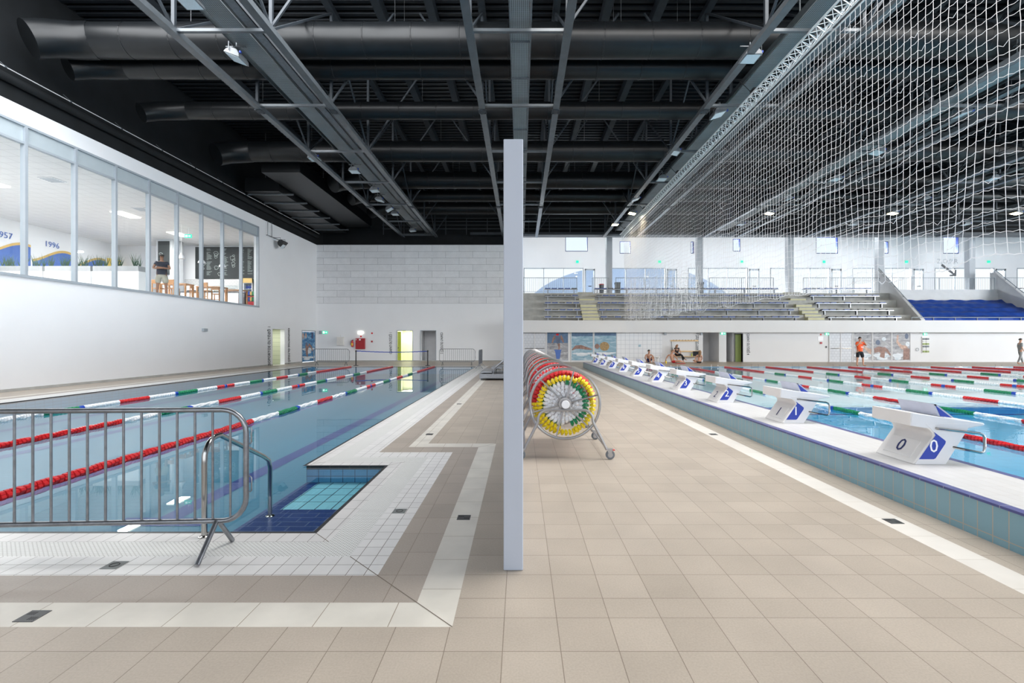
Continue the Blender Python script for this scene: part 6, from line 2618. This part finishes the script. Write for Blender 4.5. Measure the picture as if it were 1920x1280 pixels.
# boy sitting on the floor against the tiled wall, knees up
P = dict(pelvis=(0, 0.05, 0.13), waist=(0, 0.06, 0.28), chest=(0, -0.02, 0.48), neckb=(0, -0.06, 0.62), neck=(0, -0.08, 0.67), head=(0, -0.10, 0.77),
         shl=(0.17, -0.04, 0.58), shr=(-0.17, -0.04, 0.58), ell=(0.30, -0.20, 0.40), elr=(-0.28, -0.14, 0.34), wrl=(0.28, -0.38, 0.22), wrr=(-0.24, -0.36, 0.18),
         hpl=(0.10, 0.0, 0.13), hpr=(-0.10, 0.0, 0.13), knl=(0.16, -0.34, 0.44), knr=(-0.04, -0.36, 0.47), anl=(0.18, -0.48, 0.07), anr=(-0.02, -0.50, 0.07), tol=(0.2, -0.64, 0.03), tor=(0.0, -0.66, 0.03), face=(0.5, -1, 0))
person('dark-haired boy in blue shorts sitting on the deck with his knees up', ((1216 - 976) * 35.0 / 906.7, 35.0, 0.0), 0, P, 'skin', 'hair', None, 'cloth_navy', leg_cover=0.7, girth=0.92, hgt=1.05)
# young man leaning back on one arm, legs folded
P = dict(pelvis=(0, 0.0, 0.13), waist=(-0.03, 0.03, 0.28), chest=(-0.10, 0.04, 0.49), neckb=(-0.10, 0.02, 0.63), neck=(-0.09, 0.0, 0.68), head=(-0.06, -0.02, 0.78),
         shl=(0.06, 0.0, 0.58), shr=(-0.28, 0.06, 0.58), ell=(0.18, -0.16, 0.38), elr=(-0.42, 0.12, 0.34), wrl=(0.24, -0.28, 0.20), wrr=(-0.52, 0.08, 0.07), hdr=(-0.6, -0.3, -0.05), pnr=(0, 0, -1),
         hpl=(0.09, -0.06, 0.12), hpr=(-0.05, -0.08, 0.12), knl=(0.42, -0.22, 0.20), knr=(0.30, -0.36, 0.18), anl=(0.62, -0.10, 0.09), anr=(0.62, -0.28, 0.09), tol=(0.74, -0.16, 0.06), tor=(0.74, -0.30, 0.06), face=(0.7, -0.8, 0))
person('bare-chested young man sitting on the deck leaning back on one arm', ((1262 - 976) * 34.1 / 906.7, 34.1, 0.0), 0, P, 'skin', 'hair_blond', None, 'cloth_red', leg_cover=0.5, girth=0.9, hgt=1.05)
# girl in a dark swimsuit seen from behind
P = dict(pelvis=(0, 0.0, 0.12), waist=(0, 0.0, 0.27), chest=(0.0, 0.0, 0.46), neckb=(0, 0.0, 0.60), neck=(-0.01, 0.01, 0.65), head=(-0.02, 0.03, 0.75),
         shl=(0.15, 0.0, 0.56), shr=(-0.15, 0.0, 0.56), ell=(0.24, -0.04, 0.34), elr=(-0.20, -0.02, 0.34), wrl=(0.30, 0.08, 0.08), wrr=(-0.12, -0.10, 0.10), hdl=(0.5, -0.5, 0), pnl=(0, 0, -1),
         hpl=(0.10, -0.04, 0.11), hpr=(-0.10, -0.04, 0.11), knl=(0.26, -0.40, 0.20), knr=(-0.24, -0.40, 0.20), anl=(-0.05, -0.50, 0.07), anr=(0.05, -0.62, 0.07), tol=(-0.15, -0.58, 0.05), tor=(0.16, -0.70, 0.05), face=(0.0, -1, 0))
tg = person('girl in a black bikini sitting on the deck with her back to the viewer', ((1311 - 976) * 34.0 / 906.7, 34.0, 0.0), PI, P, 'skin', 'hair_blond', None, 'cloth_black', True, leg_cover=0.06, girth=0.82, hgt=1.05)
b = MB()
b.tube([(-0.15, 0.08, 0.46), (-0.08, 0.115, 0.455), (0, 0.12, 0.45), (0.08, 0.115, 0.455), (0.15, 0.08, 0.46)], 0.014, 6)
b.tube([(-0.10, 0.05, 0.585), (0, 0.12, 0.46), (0.10, 0.05, 0.585)], 0.010, 6)
b.build('bikini_top', 'cloth_black', tg)
b = MB()
b.box(-0.3, 0.3, -0.2, 0.2, 0, 0.02)
for i, v in enumerate(b.v):
    b.v[i] = (v[0] + 11.15, v[1] + 33.75, v[2])
tag(b.build('towel', 'cloth_red'), 'red towel on the deck under the leaning young man\'s feet', 'towel')
# person in grey at the right edge
P = dict(STAND)
P.update(anl=(0.12, -0.2, 0.07), tol=(0.12, -0.36, 0.03), knl=(0.12, -0.1, 0.48), anr=(-0.12, 0.2, 0.07), tor=(-0.12, 0.05, 0.03), knr=(-0.12, 0.05, 0.47))
person('person in grey clothes walking past the white wall at the right edge', ((1913 - 976) * 33.2 / 906.7, 33.2, 0.0), 1.2, P, 'skin', 'hair', 'cloth_grey', 'cloth_grey', leg_cover=2, sleeve=0.95)
# man standing in the cafe with folded arms
P = dict(STAND)
P.update(ell=(0.30, -0.05, 1.16), elr=(-0.30, -0.05, 1.16), wrl=(-0.02, -0.21, 1.20), wrr=(0.04, -0.24, 1.16), hdl=(-1, 0.1, 0), hdr=(1, 0.1, 0), pnl=(0, 1, 0), pnr=(0, 1, 0), face=(0.3, -1, 0))
person('man in dark t-shirt standing with folded arms behind the cafe glass', (-16.95, 22.85, CF), 0.5, P, 'skin_dark', 'hair', 'cloth_dark', 'cloth_khaki', leg_cover=0.9, girth=1.3, hgt=1.12, sleeve=0.5)

bpy.context.view_layer.update()
